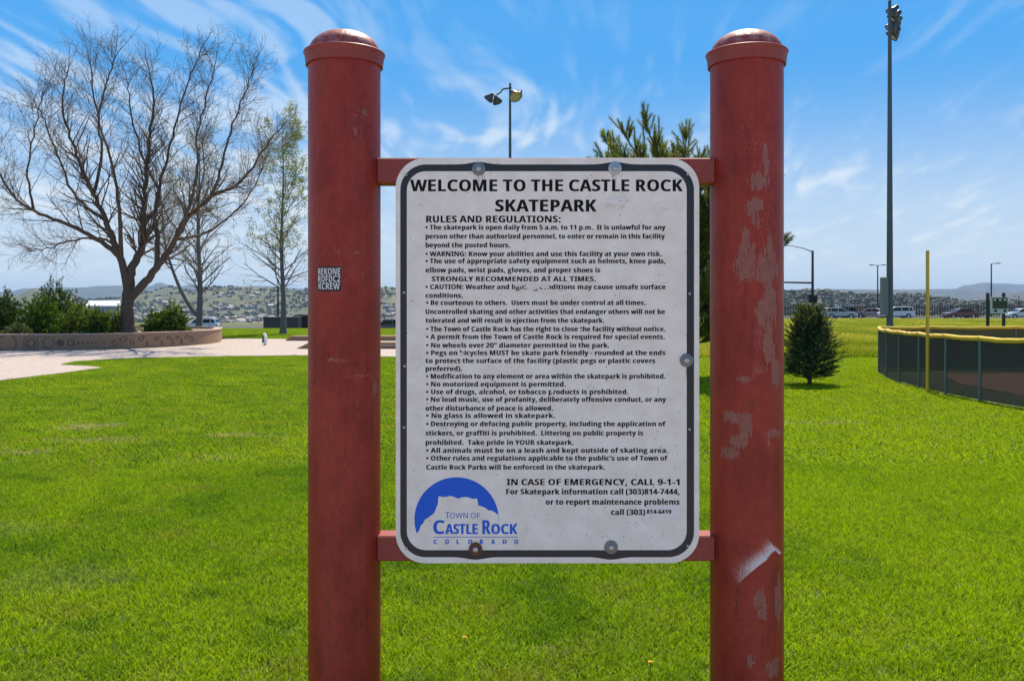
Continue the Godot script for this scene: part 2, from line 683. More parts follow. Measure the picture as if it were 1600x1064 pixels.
func plaza() -> void:
	concrete_poly = PackedVector2Array([
		Vector2(-11.4, 14.0), Vector2(-11.2, 17.5), Vector2(-11.1, 19.5), Vector2(-10.85, 21.5), Vector2(-10.75, 23.5), Vector2(-11.4, 24.05), Vector2(-12.35, 24.5), Vector2(-12.6, 25.0), Vector2(-12.75, 26.2), Vector2(-12.4, 27.4), Vector2(-11.6, 28.1), Vector2(-9.4, 28.9), Vector2(-6.8, 29.5), Vector2(-3.7, 28.6), Vector2(0.5, 28.6), Vector2(1.2, 44.0), Vector2(-9.0, 44.0), Vector2(-16.0, 45.5), Vector2(-30.0, 52.0), Vector2(-45.0, 52.0), Vector2(-45.0, 14.0)])
	flat_sheet("pavement", concrete_poly, 0.025, M.concrete, 0.1)
	# unseen paving added behind the viewer to bounce warm light onto the board
	flat_sheet("pavement", PackedVector2Array([Vector2(-40, -45), Vector2(40, -45), Vector2(40, 1.4), Vector2(18, 1.9), Vector2(0, 2.0), Vector2(-18, 1.7), Vector2(-40, 1.2)]), 0.02, M.concrete, 0.1)
	# low skating ledges
	var far := thing("skate_ramp", Vector3(-8.2, 0.025, -42.6))
	var m := MB.new()
	m.prism(PackedVector2Array([Vector2(-2.5, 0), Vector2(8, 0), Vector2(8, 0.22), Vector2(-2.2, 0.22)]), -0.5, 0.5, 0.015)
	part("ramp_body", m, M.brown_concrete, far)
	tag(far, "low brown concrete ramp edge at the far side of the plaza, beside the red post", "ramp")
	var near := thing("skate_ledge", Vector3(-4.6, 0.025, -34.5))
	m = MB.new()
	m.prism(PackedVector2Array([Vector2(-3.6, 0), Vector2(4.6, 0), Vector2(4.6, 0.24), Vector2(-3.1, 0.24)]), -0.55, 0.55, 0.015)
	part("ledge_body", m, M.brown_concrete, near)
	m = MB.new()
	m.box(Vector3(0.8, 0.13, 0.56), Vector3(7.4, 0.06, 0.02))
	part("edge_strip", m, M.brown_cap, near)
	tag(near, "long low brown skating ledge in the middle of the pale plaza", "ledge")


# ---------------------------------------------------------------- the sign
func board(x: float, y: float) -> Vector2:
	# the board is 475 units wide and 633 high, measured from its top left corner; a unit is 1.9286 mm
	return Vector2((x - 237.5) * 0.00192857, (316.5 - y) * 0.00192857)


func round_rect(x0: float, y0: float, x1: float, y1: float, r: float, seg := 10) -> PackedVector2Array:
	# counter-clockwise in board space, which has y downwards
	var out := PackedVector2Array()
	for q in [[x0 + r, y1 - r, 180.0], [x1 - r, y1 - r, 270.0], [x1 - r, y0 + r, 0.0], [x0 + r, y0 + r, 90.0]]:
		for s in seg + 1:
			var a := deg_to_rad(q[2] + 90.0 * s / seg)
			out.append(board(q[0] + cos(a) * r, q[1] - sin(a) * r))
	return out


var bold: SystemFont
var plain_face: SystemFont
var text_cache := {}


func text_size(f: Font, s: String) -> AABB:
	var key := str(f.get_instance_id()) + s
	if not text_cache.has(key):
		text_cache[key] = text_mesh(f, s).get_aabb()
	return text_cache[key]


func text_mesh(f: Font, s: String) -> TextMesh:
	var t := TextMesh.new()
	t.font = f
	t.text = s
	t.font_size = 48
	t.pixel_size = 0.001
	t.depth = 0.0
	t.curve_step = 2.0
	t.horizontal_alignment = HORIZONTAL_ALIGNMENT_LEFT
	return t


# a line of lettering from x0 to x1, standing on base, capitals cap units high
func letter(parent: Node3D, s: String, x0: float, x1: float, base: float, cap: float, material: Material, f: Font, z: float, called := "text_line") -> void:
	var t := text_mesh(f, s)
	var bb := t.get_aabb()
	var h := text_size(f, "H")
	var u := 0.00192857
	var sx := (x1 - x0) * u / bb.size.x
	var sy := cap * u / h.size.y
	# the print is heavier than the face: each glyph is laid twice, a hair apart
	var weight := minf(0.022 * cap + 0.06, 0.4) * u / sx if f == bold else 0.0
	var am := ArrayMesh.new()
	var src := t.surface_get_arrays(0)
	var pos: PackedVector3Array = src[Mesh.ARRAY_VERTEX]
	var both := PackedVector3Array()
	var nrm := PackedVector3Array()
	var idx := PackedInt32Array()
	var given: PackedInt32Array = src[Mesh.ARRAY_INDEX] if src[Mesh.ARRAY_INDEX] != null else PackedInt32Array(range(pos.size()))
	for side in [-1.0, 1.0]:
		var start := both.size()
		for v in pos:
			both.append(Vector3(v.x + side * weight, v.y, side * 0.00005))
			nrm.append(Vector3(0, 0, 1))
		for k in given:
			idx.append(start + k)
		if weight == 0.0:
			break
	var arr := []
	arr.resize(Mesh.ARRAY_MAX)
	arr[Mesh.ARRAY_VERTEX] = both
	arr[Mesh.ARRAY_NORMAL] = nrm
	arr[Mesh.ARRAY_INDEX] = idx
	am.add_surface_from_arrays(Mesh.PRIMITIVE_TRIANGLES, arr)
	var o := part(called, am, material, parent)
	o.scale = Vector3(sx, sy, 1)
	var p := board(x0, base)
	o.position = Vector3(p.x - bb.position.x * sx, p.y - h.position.y * sy, z)


func blob(cx: float, cy: float, rx: float, ry: float, sd: int, cnt := 22, rough := 0.35) -> PackedVector2Array:
	var out := PackedVector2Array()
	var r := RandomNumberGenerator.new()
	r.seed = sd
	for k in cnt:
		var a := -TAU * k / cnt
		var q := 1.0 - rough * r.randf()
		out.append(board(cx + cos(a) * rx * q, cy + sin(a) * ry * q))
	return out


func panel_picture() -> ImageTexture:
	# off-white sheet with scratches, dark nicks and grime
	var w := 950
	var h := 1266
	var fine := FastNoiseLite.new()
	fine.seed = 3
	fine.frequency = 0.012
	fine.fractal_octaves = 5
	var n0 := fine.get_image(w, h, false, false, false).get_data()
	fine.seed = 9
	fine.frequency = 0.15
	var n1 := fine.get_image(w, h, false, false, false).get_data()
	var data := PackedByteArray()
	data.resize(w * h * 3)
	for k in w * h:
		var q := (float(n0[k]) - 128.0) / 128.0
		var s := (float(n1[k]) - 128.0) / 128.0
		var b := 237.0 + q * 10.0 + s * 7.0
		data[k * 3] = int(clampf(b, 0, 255))
		data[k * 3 + 1] = int(clampf(b - 11.0 + q * 2.0, 0, 255))
		data[k * 3 + 2] = int(clampf(b - 26.0 + q * 5.0, 0, 255))
	var im := Image.create_from_data(w, h, false, Image.FORMAT_RGB8, data)
	var r := RandomNumberGenerator.new()
	r.seed = 77
	# wandering scratches
	var marks := [[345, 70, 60], [330, 80, 50], [390, 95, 40], [265, 225, 26], [250, 235, 26], [270, 240, 40], [215, 200, 30], [175, 320, 50], [160, 345, 40], [300, 300, 60], [380, 210, 60], [420, 250, 50], [270, 555, 70], [250, 560, 70], [330, 560, 60], [370, 580, 40], [400, 570, 40], [40, 330, 20], [50, 400, 30], [240, 380, 120], [350, 400, 90], [100, 430, 90], [380, 480, 80], [220, 480, 120], [130, 590, 60], [180, 590, 40], [300, 440, 100]]
	for mk in marks:
		for q in 8:
			var x: float = (mk[0] + r.randf_range(-mk[2], mk[2]) * 0.7) * 2.0
			var y: float = (mk[1] + r.randf_range(-mk[2], mk[2]) * 0.5) * 2.0
			var an := r.randf_range(0, TAU)
			var turn := r.randf_range(-0.08, 0.08)
			var dark := r.randf_range(0.25, 0.8)
			var tint := Color(0.20, 0.19, 0.15).lerp(Color(0.45, 0.40, 0.30), r.randf())
			if r.randf() < 0.2:
				tint = Color(0.97, 0.96, 0.94)
			for s in r.randi_range(5, 26):
				if r.randf() < 0.75:
					blot(im, int(x), int(y), tint, dark * r.randf_range(0.3, 1.0), 1)
					if r.randf() < 0.7:
						blot(im, int(x) + 1, int(y), tint, dark * 0.6, 1)
				x += cos(an) * 1.3
				y += sin(an) * 1.3
				an += turn + r.randf_range(-0.15, 0.15)
	# nicks
	for q in 230:
		blot(im, r.randi_range(12, w - 12), r.randi_range(12, h - 12), Color(0.22, 0.2, 0.17), r.randf_range(0.2, 0.85), 1 if r.randf() < 0.45 else 3)
	# grime smears
	for q in [[262, 222, 30, 16], [258, 238, 22, 18], [348, 66, 26, 12], [350, 78, 26, 14], [140, 265, 30, 18], [170, 320, 26, 14], [270, 345, 30, 12], [260, 360, 40, 14], [340, 608, 16, 14], [126, 610, 20, 16], [130, 17, 14, 12], [343, 16, 14, 12], [30, 330, 16, 30], [455, 316, 12, 20]]:
		for s in 60:
			var x: float = (q[0] + r.randfn(0, 0.5) * q[2]) * 2.0
			var y: float = (q[1] + r.randfn(0, 0.5) * q[3]) * 2.0
			blot(im, int(x), int(y), Color(0.42, 0.38, 0.28), r.randf_range(0.1, 0.4), 2)
	for q in [[130, 27], [343, 26], [125, 598], [337, 598], [455, 328]]:
		for s in 9:
			var x: float = (q[0] + r.randfn(0, 3.5)) * 2.0
			var y: float = q[1] * 2.0
			for st in r.randi_range(8, 40):
				blot(im, int(x), int(y), Color(0.45, 0.37, 0.26), r.randf_range(0.05, 0.28), 2)
				y += 1.0
				x += r.randf_range(-0.25, 0.25)
	return ImageTexture.create_from_image(im)


func blot(im: Image, x: int, y: int, c: Color, k: float, s: int) -> void:
	for yy in range(y, y + s):
		for xx in range(x, x + s):
			if xx >= 0 and yy >= 0 and xx < im.get_width() and yy < im.get_height():
				im.set_pixel(xx, yy, im.get_pixel(xx, yy).lerp(c, k))


# offsets on the front of a post (right of its middle, down the photograph's scale of 1.93 mm) to places on the unrolled paint
var post_turn := 0.0   # how far the face seen is turned from +z


func unroll(list: Array) -> Array:
	var out := []
	for p in list:
		var q: Array = p.duplicate()
		q[0] = 360.0 + 114.6 * (asin(clampf(p[0] / 57.0, -0.97, 0.97)) + post_turn)
		q[1] = p[1] * 1.1786 - 65.7
		q[2] = p[2] * 2.05 / maxf(0.35, cos(asin(clampf(p[0] / 57.0, -0.97, 0.97))))
		q[3] = p[3] * 1.1786
		out.append(q)
	return out


# red paint of a post, unrolled: 1 px is 1/720 turn across and about 1.6 mm up. Peeled spots show the brown-grey primer.
func post_picture(sd: int, peeled: Array, scratched: Array, spray: Array, grubby: Array) -> ImageTexture:
	var w := 720
	var h := 1500
	var f := FastNoiseLite.new()
	f.seed = sd
	f.frequency = 0.006
	f.fractal_octaves = 5
	var n0 := f.get_image(w, h, false, false, false).get_data()
	f.seed = sd + 1
	f.frequency = 0.03
	var n1 := f.get_image(w, h, false, false, false).get_data()
	f.seed = sd + 2
	f.frequency = 0.2
	f.fractal_octaves = 3
	var n2 := f.get_image(w, h, false, false, false).get_data()
	var data := PackedByteArray()
	data.resize(w * h * 3)
	for y in h:
		var near := []
		for p in peeled:
			if absf(y - p[1]) < p[3] * 2.6 + 30.0:
				near.append(p)
		for x in w:
			var k := y * w + x
			var a := (float(n0[k]) - 128.0) / 128.0
			var b := (float(n1[k]) - 128.0) / 128.0
			var c := (float(n2[k]) - 128.0) / 128.0
			var st := (float(n1[(y * 2 / 5) * w + (x * 3) % w]) - 128.0) / 128.0
			var col := Vector3(145, 47, 33) + Vector3(26, 13, 10) * a + Vector3(9, 6, 5) * b + Vector3(7, 5, 4) * c
			var run := (float(n1[(y / 6) * w + (x * 2) % w]) - 128.0) / 128.0
			if run > 0.22:
				col -= Vector3(34, 10, 7) * (run - 0.22)
			if a * 0.8 + c * 0.5 > 0.42:
				col = col.lerp(Vector3(100, 46, 28), 0.6)
			for p in near:
				var dx: float = (x - p[0]) / p[2]
				var dy: float = (y - p[1]) / p[3]
				var e := 1.0 - (dx * dx + dy * dy) * 0.54 + b * 0.4 + st * 0.8 + a * 0.2 + c * 0.3
				if e > 0.33 and e <= 0.40:
					col = Vector3(112, 36, 30)
				elif e > 0.40 and e < 0.50:
					col = Vector3(156, 104, 90)
				elif e >= 0.50:
					col = Vector3(140, 86, 72) + Vector3(10, 9, 8) * b + Vector3(7, 7, 7) * c
			data[k * 3] = int(clampf(col.x, 0, 255))
			data[k * 3 + 1] = int(clampf(col.y, 0, 255))
			data[k * 3 + 2] = int(clampf(col.z, 0, 255))
	var im := Image.create_from_data(w, h, false, Image.FORMAT_RGB8, data)
	var r := RandomNumberGenerator.new()
	r.seed = sd * 7
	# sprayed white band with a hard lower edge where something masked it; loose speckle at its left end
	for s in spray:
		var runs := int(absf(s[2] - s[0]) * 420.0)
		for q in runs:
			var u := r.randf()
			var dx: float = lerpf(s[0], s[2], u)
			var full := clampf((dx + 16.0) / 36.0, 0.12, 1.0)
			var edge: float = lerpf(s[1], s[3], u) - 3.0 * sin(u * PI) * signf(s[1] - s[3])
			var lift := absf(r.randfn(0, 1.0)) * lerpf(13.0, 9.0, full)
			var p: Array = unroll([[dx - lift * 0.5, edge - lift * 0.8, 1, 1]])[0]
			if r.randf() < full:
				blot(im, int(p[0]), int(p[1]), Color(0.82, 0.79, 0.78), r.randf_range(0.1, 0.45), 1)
	for s in scratched:
		for q in int(s[4]):
			var x: float = s[0] + r.randfn(0, 0.5) * s[2]
			var y: float = s[1] + r.randfn(0, 0.5) * s[3]
			var an: float = s[5] + r.randfn(0, 0.5)
			var tint := Color(0.66, 0.47, 0.44) if r.randf() < 0.85 else Color(0.80, 0.74, 0.72)
			for st in r.randi_range(1, 7):
				blot(im, int(x), int(y), tint, r.randf_range(0.15, 0.6), 1)
				x += cos(an)
				y += sin(an)
	for s in grubby:
		for q in int(s[4]):
			var x: float = s[0] + r.randfn(0, 0.5) * s[2]
			var y: float = s[1] + r.randfn(0, 0.5) * s[3]
			var an := r.randf_range(0, TAU)
			for st in r.randi_range(1, int(s[5])):
				blot(im, int(x), int(y), Color(0.16, 0.09, 0.07), r.randf_range(0.2, 0.7), 1 if r.randf() < 0.8 else 2)
				x += cos(an)
				y += sin(an)
				an += r.randf_range(-0.4, 0.4)
	return ImageTexture.create_from_image(im)


func park_sign() -> void:
	bold = SystemFont.new()
	bold.font_names = PackedStringArray(["Droid Sans"])
	bold.font_weight = 700
	plain_face = SystemFont.new()
	plain_face.font_names = PackedStringArray(["Droid Sans"])
	var s := thing("park_sign", Vector3(0.107, 0, -2.741))
	tag(s, "white skatepark rules board bolted between two weathered red steel posts", "sign")
	var pr := 0.1095
	# posts: the picture's u runs with the angle from +z, its v is height up to 2.4 m
	var painted := []
	post_turn = 0.185
	painted.append(post_picture(21, unroll([[30, 172, 3, 5], [16, 205, 2, 6], [46, 610, 3, 12], [20, 394, 4, 2], [-20, 560, 3, 2]]), unroll([[5, 620, 70, 300, 160, 1.4], [10, 300, 60, 120, 120, 1.3], [30, 640, 20, 60, 90, 1.3], [-20, 720, 40, 120, 120, 1.2], [22, 183, 20, 38, 240, 0.6], [0, 395, 30, 8, 60, 0.3], [10, 425, 34, 14, 90, 1.2], [-12, 563, 22, 2, 70, 0.0], [25, 588, 26, 2, 60, 0.1], [0, 500, 60, 330, 90, 1.2], [22, 495, 8, 3, 12, 0.2]]), [], unroll([[0, 980, 90, 120, 220, 4], [-30, 850, 40, 200, 90, 4], [-10, 800, 60, 200, 60, 8], [-20, 900, 40, 90, 40, 10], [10, 980, 50, 70, 40, 6], [-46, 595, 3, 6, 14, 10], [-25, 555, 3, 3, 8, 6], [14, 568, 6, 2, 8, 8], [0, 700, 60, 500, 40, 3], [-30, 1000, 40, 60, 60, 12]])))
	post_turn = -0.257
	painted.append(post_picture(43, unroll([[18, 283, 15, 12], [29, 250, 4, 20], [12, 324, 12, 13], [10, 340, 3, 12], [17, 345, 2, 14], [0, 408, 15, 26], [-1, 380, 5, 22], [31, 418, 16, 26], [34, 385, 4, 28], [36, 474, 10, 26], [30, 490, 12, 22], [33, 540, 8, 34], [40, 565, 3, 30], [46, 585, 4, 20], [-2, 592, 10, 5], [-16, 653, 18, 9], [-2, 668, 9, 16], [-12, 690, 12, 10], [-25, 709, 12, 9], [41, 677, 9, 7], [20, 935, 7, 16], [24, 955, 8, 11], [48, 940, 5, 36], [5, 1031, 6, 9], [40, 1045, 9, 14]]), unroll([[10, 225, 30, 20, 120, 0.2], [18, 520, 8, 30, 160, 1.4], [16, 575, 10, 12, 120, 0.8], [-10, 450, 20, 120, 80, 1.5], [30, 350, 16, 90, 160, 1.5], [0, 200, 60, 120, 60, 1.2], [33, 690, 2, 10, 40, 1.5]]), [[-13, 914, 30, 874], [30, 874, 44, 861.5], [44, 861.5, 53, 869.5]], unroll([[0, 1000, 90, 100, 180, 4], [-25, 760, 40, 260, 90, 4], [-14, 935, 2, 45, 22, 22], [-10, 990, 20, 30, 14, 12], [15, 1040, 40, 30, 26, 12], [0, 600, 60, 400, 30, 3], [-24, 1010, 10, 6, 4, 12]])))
	for q in 2:
		var post_mat := mat("post_paint_%d" % q, Color.WHITE, 0.42)
		post_mat.metallic_specular = 0.38
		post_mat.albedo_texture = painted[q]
		post_mat.heightmap_enabled = true
		post_mat.heightmap_texture = painted[q]
		post_mat.heightmap_scale = 0.06
		var x := -0.513 - 0.107 if q == 0 else 0.7186 - 0.107
		var m := MB.new()
		# turned half round so that the picture's middle faces the camera
		var xf := Transform3D(Basis(Vector3.UP, PI), Vector3(x, 0, 0))
		var base := m.v.size()
		var seg := 64
		for lv in 2:
			for k in seg + 1:
				var an := TAU * k / seg
				var o := xf.basis * Vector3(sin(an), 0, cos(an))
				m.add(Vector3(x, 0, 0) + o * pr + Vector3.UP * (2.36 if lv == 1 else -0.3), o, Vector2(float(k) / seg, 1.0 - (2.36 if lv == 1 else -0.3) / 2.4))
		for k in seg:
			m.face(base + k, base + k + 1, base + seg + k + 2)
			m.face(base + k, base + seg + k + 2, base + seg + k + 1)
		var post := part("post", m, post_mat, s)
		if q == 1:
			tag(post, "red post with peeling paint and a sprayed white arc", "")
		m = MB.new()
		var cx := Transform3D(Basis.IDENTITY, Vector3(x, 0, 0))
		m.lathe([Vector2(0.1097, 2.334), Vector2(0.1165, 2.334)], 64, cx)
		m.smooth_lathe([Vector2(0.1165, 2.334), Vector2(0.1175, 2.345), Vector2(0.1195, 2.362), Vector2(0.1225, 2.369), Vector2(0.1238, 2.373), Vector2(0.1225, 2.3765), Vector2(0.112, 2.3775)], 64, cx)
		part("cap_collar", m, M.rail_paint, post)
		m = MB.new()
		var dome := []
		for k in 13:
			var a := PI * 0.5 * k / 12.0
			dome.append(Vector2(cos(a) * 0.1075, 2.3776 + sin(a) * 0.067))
		m.smooth_lathe(dome, 64, cx)
		var cap := part("post_cap", m, M.cap_paint if M.has("cap_paint") else cap_paint(), post)
		if q == 0:
			tag(cap, "domed red cap with worn pale top", "")
			# sticker: black vinyl with three white words, wrapped on the post
			var st := ArrayMesh.new()
			var b := MB.new()
			var a0 := -0.60
			var a1 := 0.095
			var yb := 1.647
			var yt := 1.7195
			for k in 9:
				var an := lerpf(a0, a1, k / 8.0)
				for yy in [yb, yt]:
					b.add(Vector3(x + sin(an) * (pr + 0.0006), yy, cos(an) * (pr + 0.0006)), Vector3(sin(an), 0, cos(an)))
			for k in 8:
				b.face(k * 2, k * 2 + 2, k * 2 + 3)
				b.face(k * 2, k * 2 + 3, k * 2 + 1)
			var arr := b.mesh().surface_get_arrays(0)
			st.add_surface_from_arrays(Mesh.PRIMITIVE_TRIANGLES, arr)
			st.surface_set_material(0, M.black_vinyl)
			var words := ["REKONE", "ROFDC2", "KCREW"]
			var wv := PackedVector3Array()
			var wn := PackedVector3Array()
			var wi := PackedInt32Array()
			for k in 3:
				var tm := text_mesh(bold, words[k])
				var bb := tm.get_aabb()
				var ar := tm.surface_get_arrays(0)
				var start := wv.size()
				var pad := 0.02 if k < 2 else 0.035
				for p in ar[Mesh.ARRAY_VERTEX]:
					var u: float = (p.x - bb.position.x) / bb.size.x
					var w: float = (p.y - bb.position.y) / bb.size.y
					var an := lerpf(a0 + pad, a1 - pad, u)
					var yy := yt - 0.0045 - 0.0215 * k - 0.0195 * (1.0 - w)
					wv.append(Vector3(x + sin(an) * (pr + 0.0011), yy, cos(an) * (pr + 0.0011)))
					wn.append(Vector3(sin(an), 0, cos(an)))
				if ar[Mesh.ARRAY_INDEX] == null:
					for z in ar[Mesh.ARRAY_VERTEX].size():
						wi.append(start + z)
				else:
					for z in ar[Mesh.ARRAY_INDEX]:
						wi.append(start + z)
			var ta := []
			ta.resize(Mesh.ARRAY_MAX)
			ta[Mesh.ARRAY_VERTEX] = wv
			ta[Mesh.ARRAY_NORMAL] = wn
			ta[Mesh.ARRAY_INDEX] = wi
			st.add_surface_from_arrays(Mesh.PRIMITIVE_TRIANGLES, ta)
			st.surface_set_material(1, M.white_vinyl)
			var so := MeshInstance3D.new()
			so.name = "sticker"
			so.mesh = st
			post.add_child(so)
			tag(so, "small black sticker with three lines of white capitals", "")
	# rails: 76 mm square tube between the posts, with a weld bead at each end
	for y in [2.0132, 0.871]:
		var m := MB.new()
		m.box(Vector3(-0.0042, y, 0), Vector3(1.2316 - 2.0 * 0.1035, 0.0762, 0.0762), Basis.IDENTITY, 0.004)
		var rail := part("rail", m, M.rail_paint, s)
		for e in [-1.0, 1.0]:
			m = MB.new()
			var x: float = -0.0042 + e * (1.2316 * 0.5 - 0.1035)
			var pts := PackedVector3Array()
			var rad := PackedFloat32Array()
			for k in 21:
				var side := k / 5
				var u := (k % 5) / 5.0 * 2.0 - 1.0
				var hh := 0.0385
				var p := Vector3.ZERO
				match side % 4:
					0: p = Vector3(0, u * hh, hh)
					1: p = Vector3(0, hh, -u * hh)
					2: p = Vector3(0, -u * hh, -hh)
					3: p = Vector3(0, -hh, u * hh)
				pts.append(Vector3(x + absf(p.z) / hh * e * -0.004 + e * (0.1095 - sqrt(0.1095 * 0.1095 - p.z * p.z)) + e * 0.002, y + p.y, p.z))
				rad.append(0.004 + 0.0012 * sin(k * 2.7))
			m.tube(pts, rad, 6)
			part("weld", m, M.rail_paint, rail)

	# the board
	var bo := thing_under(s, "sign_board", Vector3(0, 1.439, 0.0381 + 0.003))
	var face_mat := mat("board_face", Color.WHITE, 0.5)
	face_mat.albedo_texture = panel_picture()
	var outline := round_rect(0, 0, 475, 633, 46)
	var m := MB.new()
	var back := MB.new()
	m.plate(outline, Transform3D.IDENTITY, Rect2(board(0, 0), board(475, 633) - board(0, 0)))
	for k in m.n.size():
		m.n[k] = Vector3(0, 0, 1)
	# edge and back
	var cnt := outline.size()
	for k in cnt:
		var a := outline[k]
		var b := outline[(k + 1) % cnt]
		back.quad(Vector3(a.x, a.y, -0.003), Vector3(b.x, b.y, -0.003), Vector3(b.x, b.y, 0), Vector3(a.x, a.y, 0))
	var mir := PackedVector2Array()
	for p in outline:
		mir.append(Vector2(-p.x, p.y))
	back.plate(mir, Transform3D(Basis(Vector3(-1, 0, 0), Vector3(0, 1, 0), Vector3(0, 0, -1)), Vector3(0, 0, -0.003)))
	part("board_face", m, face_mat, bo)
	part("board_sheet", back, M.zinc, bo)
	# black border band, swelling round the bolts
	var inner := round_rect(17.4, 20.6, 455.4, 612.6, 30, 12)
	var outer := round_rect(7.3, 10, 466.8, 623.6, 40, 12)
	var band := MB.new()
	var bolts := [Vector2(130, 17), Vector2(343, 16), Vector2(125, 611), Vector2(337, 608), Vector2(455, 316)]
	var oc := dense(outer, 0.012)
	var ic := dense(inner, 0.012)
	for k in oc.size():
		for bl in bolts.slice(0, 4):
			var bp := board(bl.x, bl.y)
			if absf(oc[k].y - bp.y) < 0.05:
				oc[k].y += signf(oc[k].y) * 0.0075 * exp(-pow((oc[k].x - bp.x) / 0.035, 2))
	ring_plate(band, oc, ic, 0.0004)
	part("border_band", band, M.band, bo)
	var bi := 0
	for bl in bolts:
		var p := board(bl.x, bl.y)
		var bx := Transform3D(Basis(Vector3.RIGHT, PI * 0.5), Vector3(p.x, p.y, 0.0005))
		m = MB.new()
		m.smooth_lathe([Vector2(0.0205, 0.0), Vector2(0.0205, 0.0016), Vector2(0.0195, 0.0028), Vector2(0.011, 0.0040), Vector2(0.0, 0.0042)], 28, bx)
		var bolt := part("washer", m, M.rust if bi == 2 else (M.dull_steel if bi != 1 else M.zinc), bo)
		m = MB.new()
		m.smooth_lathe([Vector2(0.0085, 0.004), Vector2(0.0085, 0.008), Vector2(0.0065, 0.0098), Vector2(0.0, 0.0102)], 16, bx)
		part("bolt_head", m, M.zinc, bo)
		bi += 1
	for rv in [[16, 26], [13, 210], [14, 325], [13, 421], [17, 610], [457, 25], [460, 212], [460, 424], [457, 606]]:
		var p := board(rv[0], rv[1])
		m = MB.new()
		m.smooth_lathe([Vector2(0.0042, 0.0), Vector2(0.0038, 0.0012), Vector2(0.002, 0.0019), Vector2(0.0, 0.002)], 12, Transform3D(Basis(Vector3.RIGHT, PI * 0.5), Vector3(p.x, p.y, 0.0004)))
		part("rivet", m, M.zinc, bo)
	sign_lettering(bo)


func cap_paint() -> StandardMaterial3D:
	var m := mat("cap_paint", Color.WHITE, 0.5)
	m.albedo_texture = noise_tex(0.02, [[0.0, Color8(142, 44, 32)], [0.50, Color8(152, 50, 36)], [0.56, Color8(150, 95, 84)], [1.0, Color8(185, 160, 150)]], 512, FastNoiseLite.TYPE_SIMPLEX_SMOOTH, 5, 12)
	m.uv1_triplanar = true
	m.uv1_scale = Vector3(1, 1, 1) * 3.0
	m.heightmap_enabled = true
	m.heightmap_texture = noise_tex(0.06, [], 256, FastNoiseLite.TYPE_SIMPLEX_SMOOTH, 5, 2)
	m.heightmap_scale = 0.15
	return m


func thing_under(parent: Node3D, called: String, at: Vector3) -> Node3D:
	var o := Node3D.new()
	o.name = called
	parent.add_child(o)
	o.position = at
	return o


func dense(poly: PackedVector2Array, step: float) -> PackedVector2Array:
	var out := PackedVector2Array()
	for k in poly.size():
		var a := poly[k]
		var b := poly[(k + 1) % poly.size()]
		var c := maxi(1, int(a.distance_to(b) / step))
		if a.distance_to(b) < 0.1:
			c = 1
		else:
			c = 60
		for s in c:
			out.append(a.lerp(b, float(s) / c))
	return out


func ring_plate(m: MB, outer: PackedVector2Array, inner: PackedVector2Array, z: float) -> void:
	var cnt := outer.size()
	for k in cnt:
		var q := (k + 1) % cnt
		m.quad(Vector3(outer[k].x, outer[k].y, z), Vector3(outer[q].x, outer[q].y, z), Vector3(inner[q].x, inner[q].y, z), Vector3(inner[k].x, inner[k].y, z))


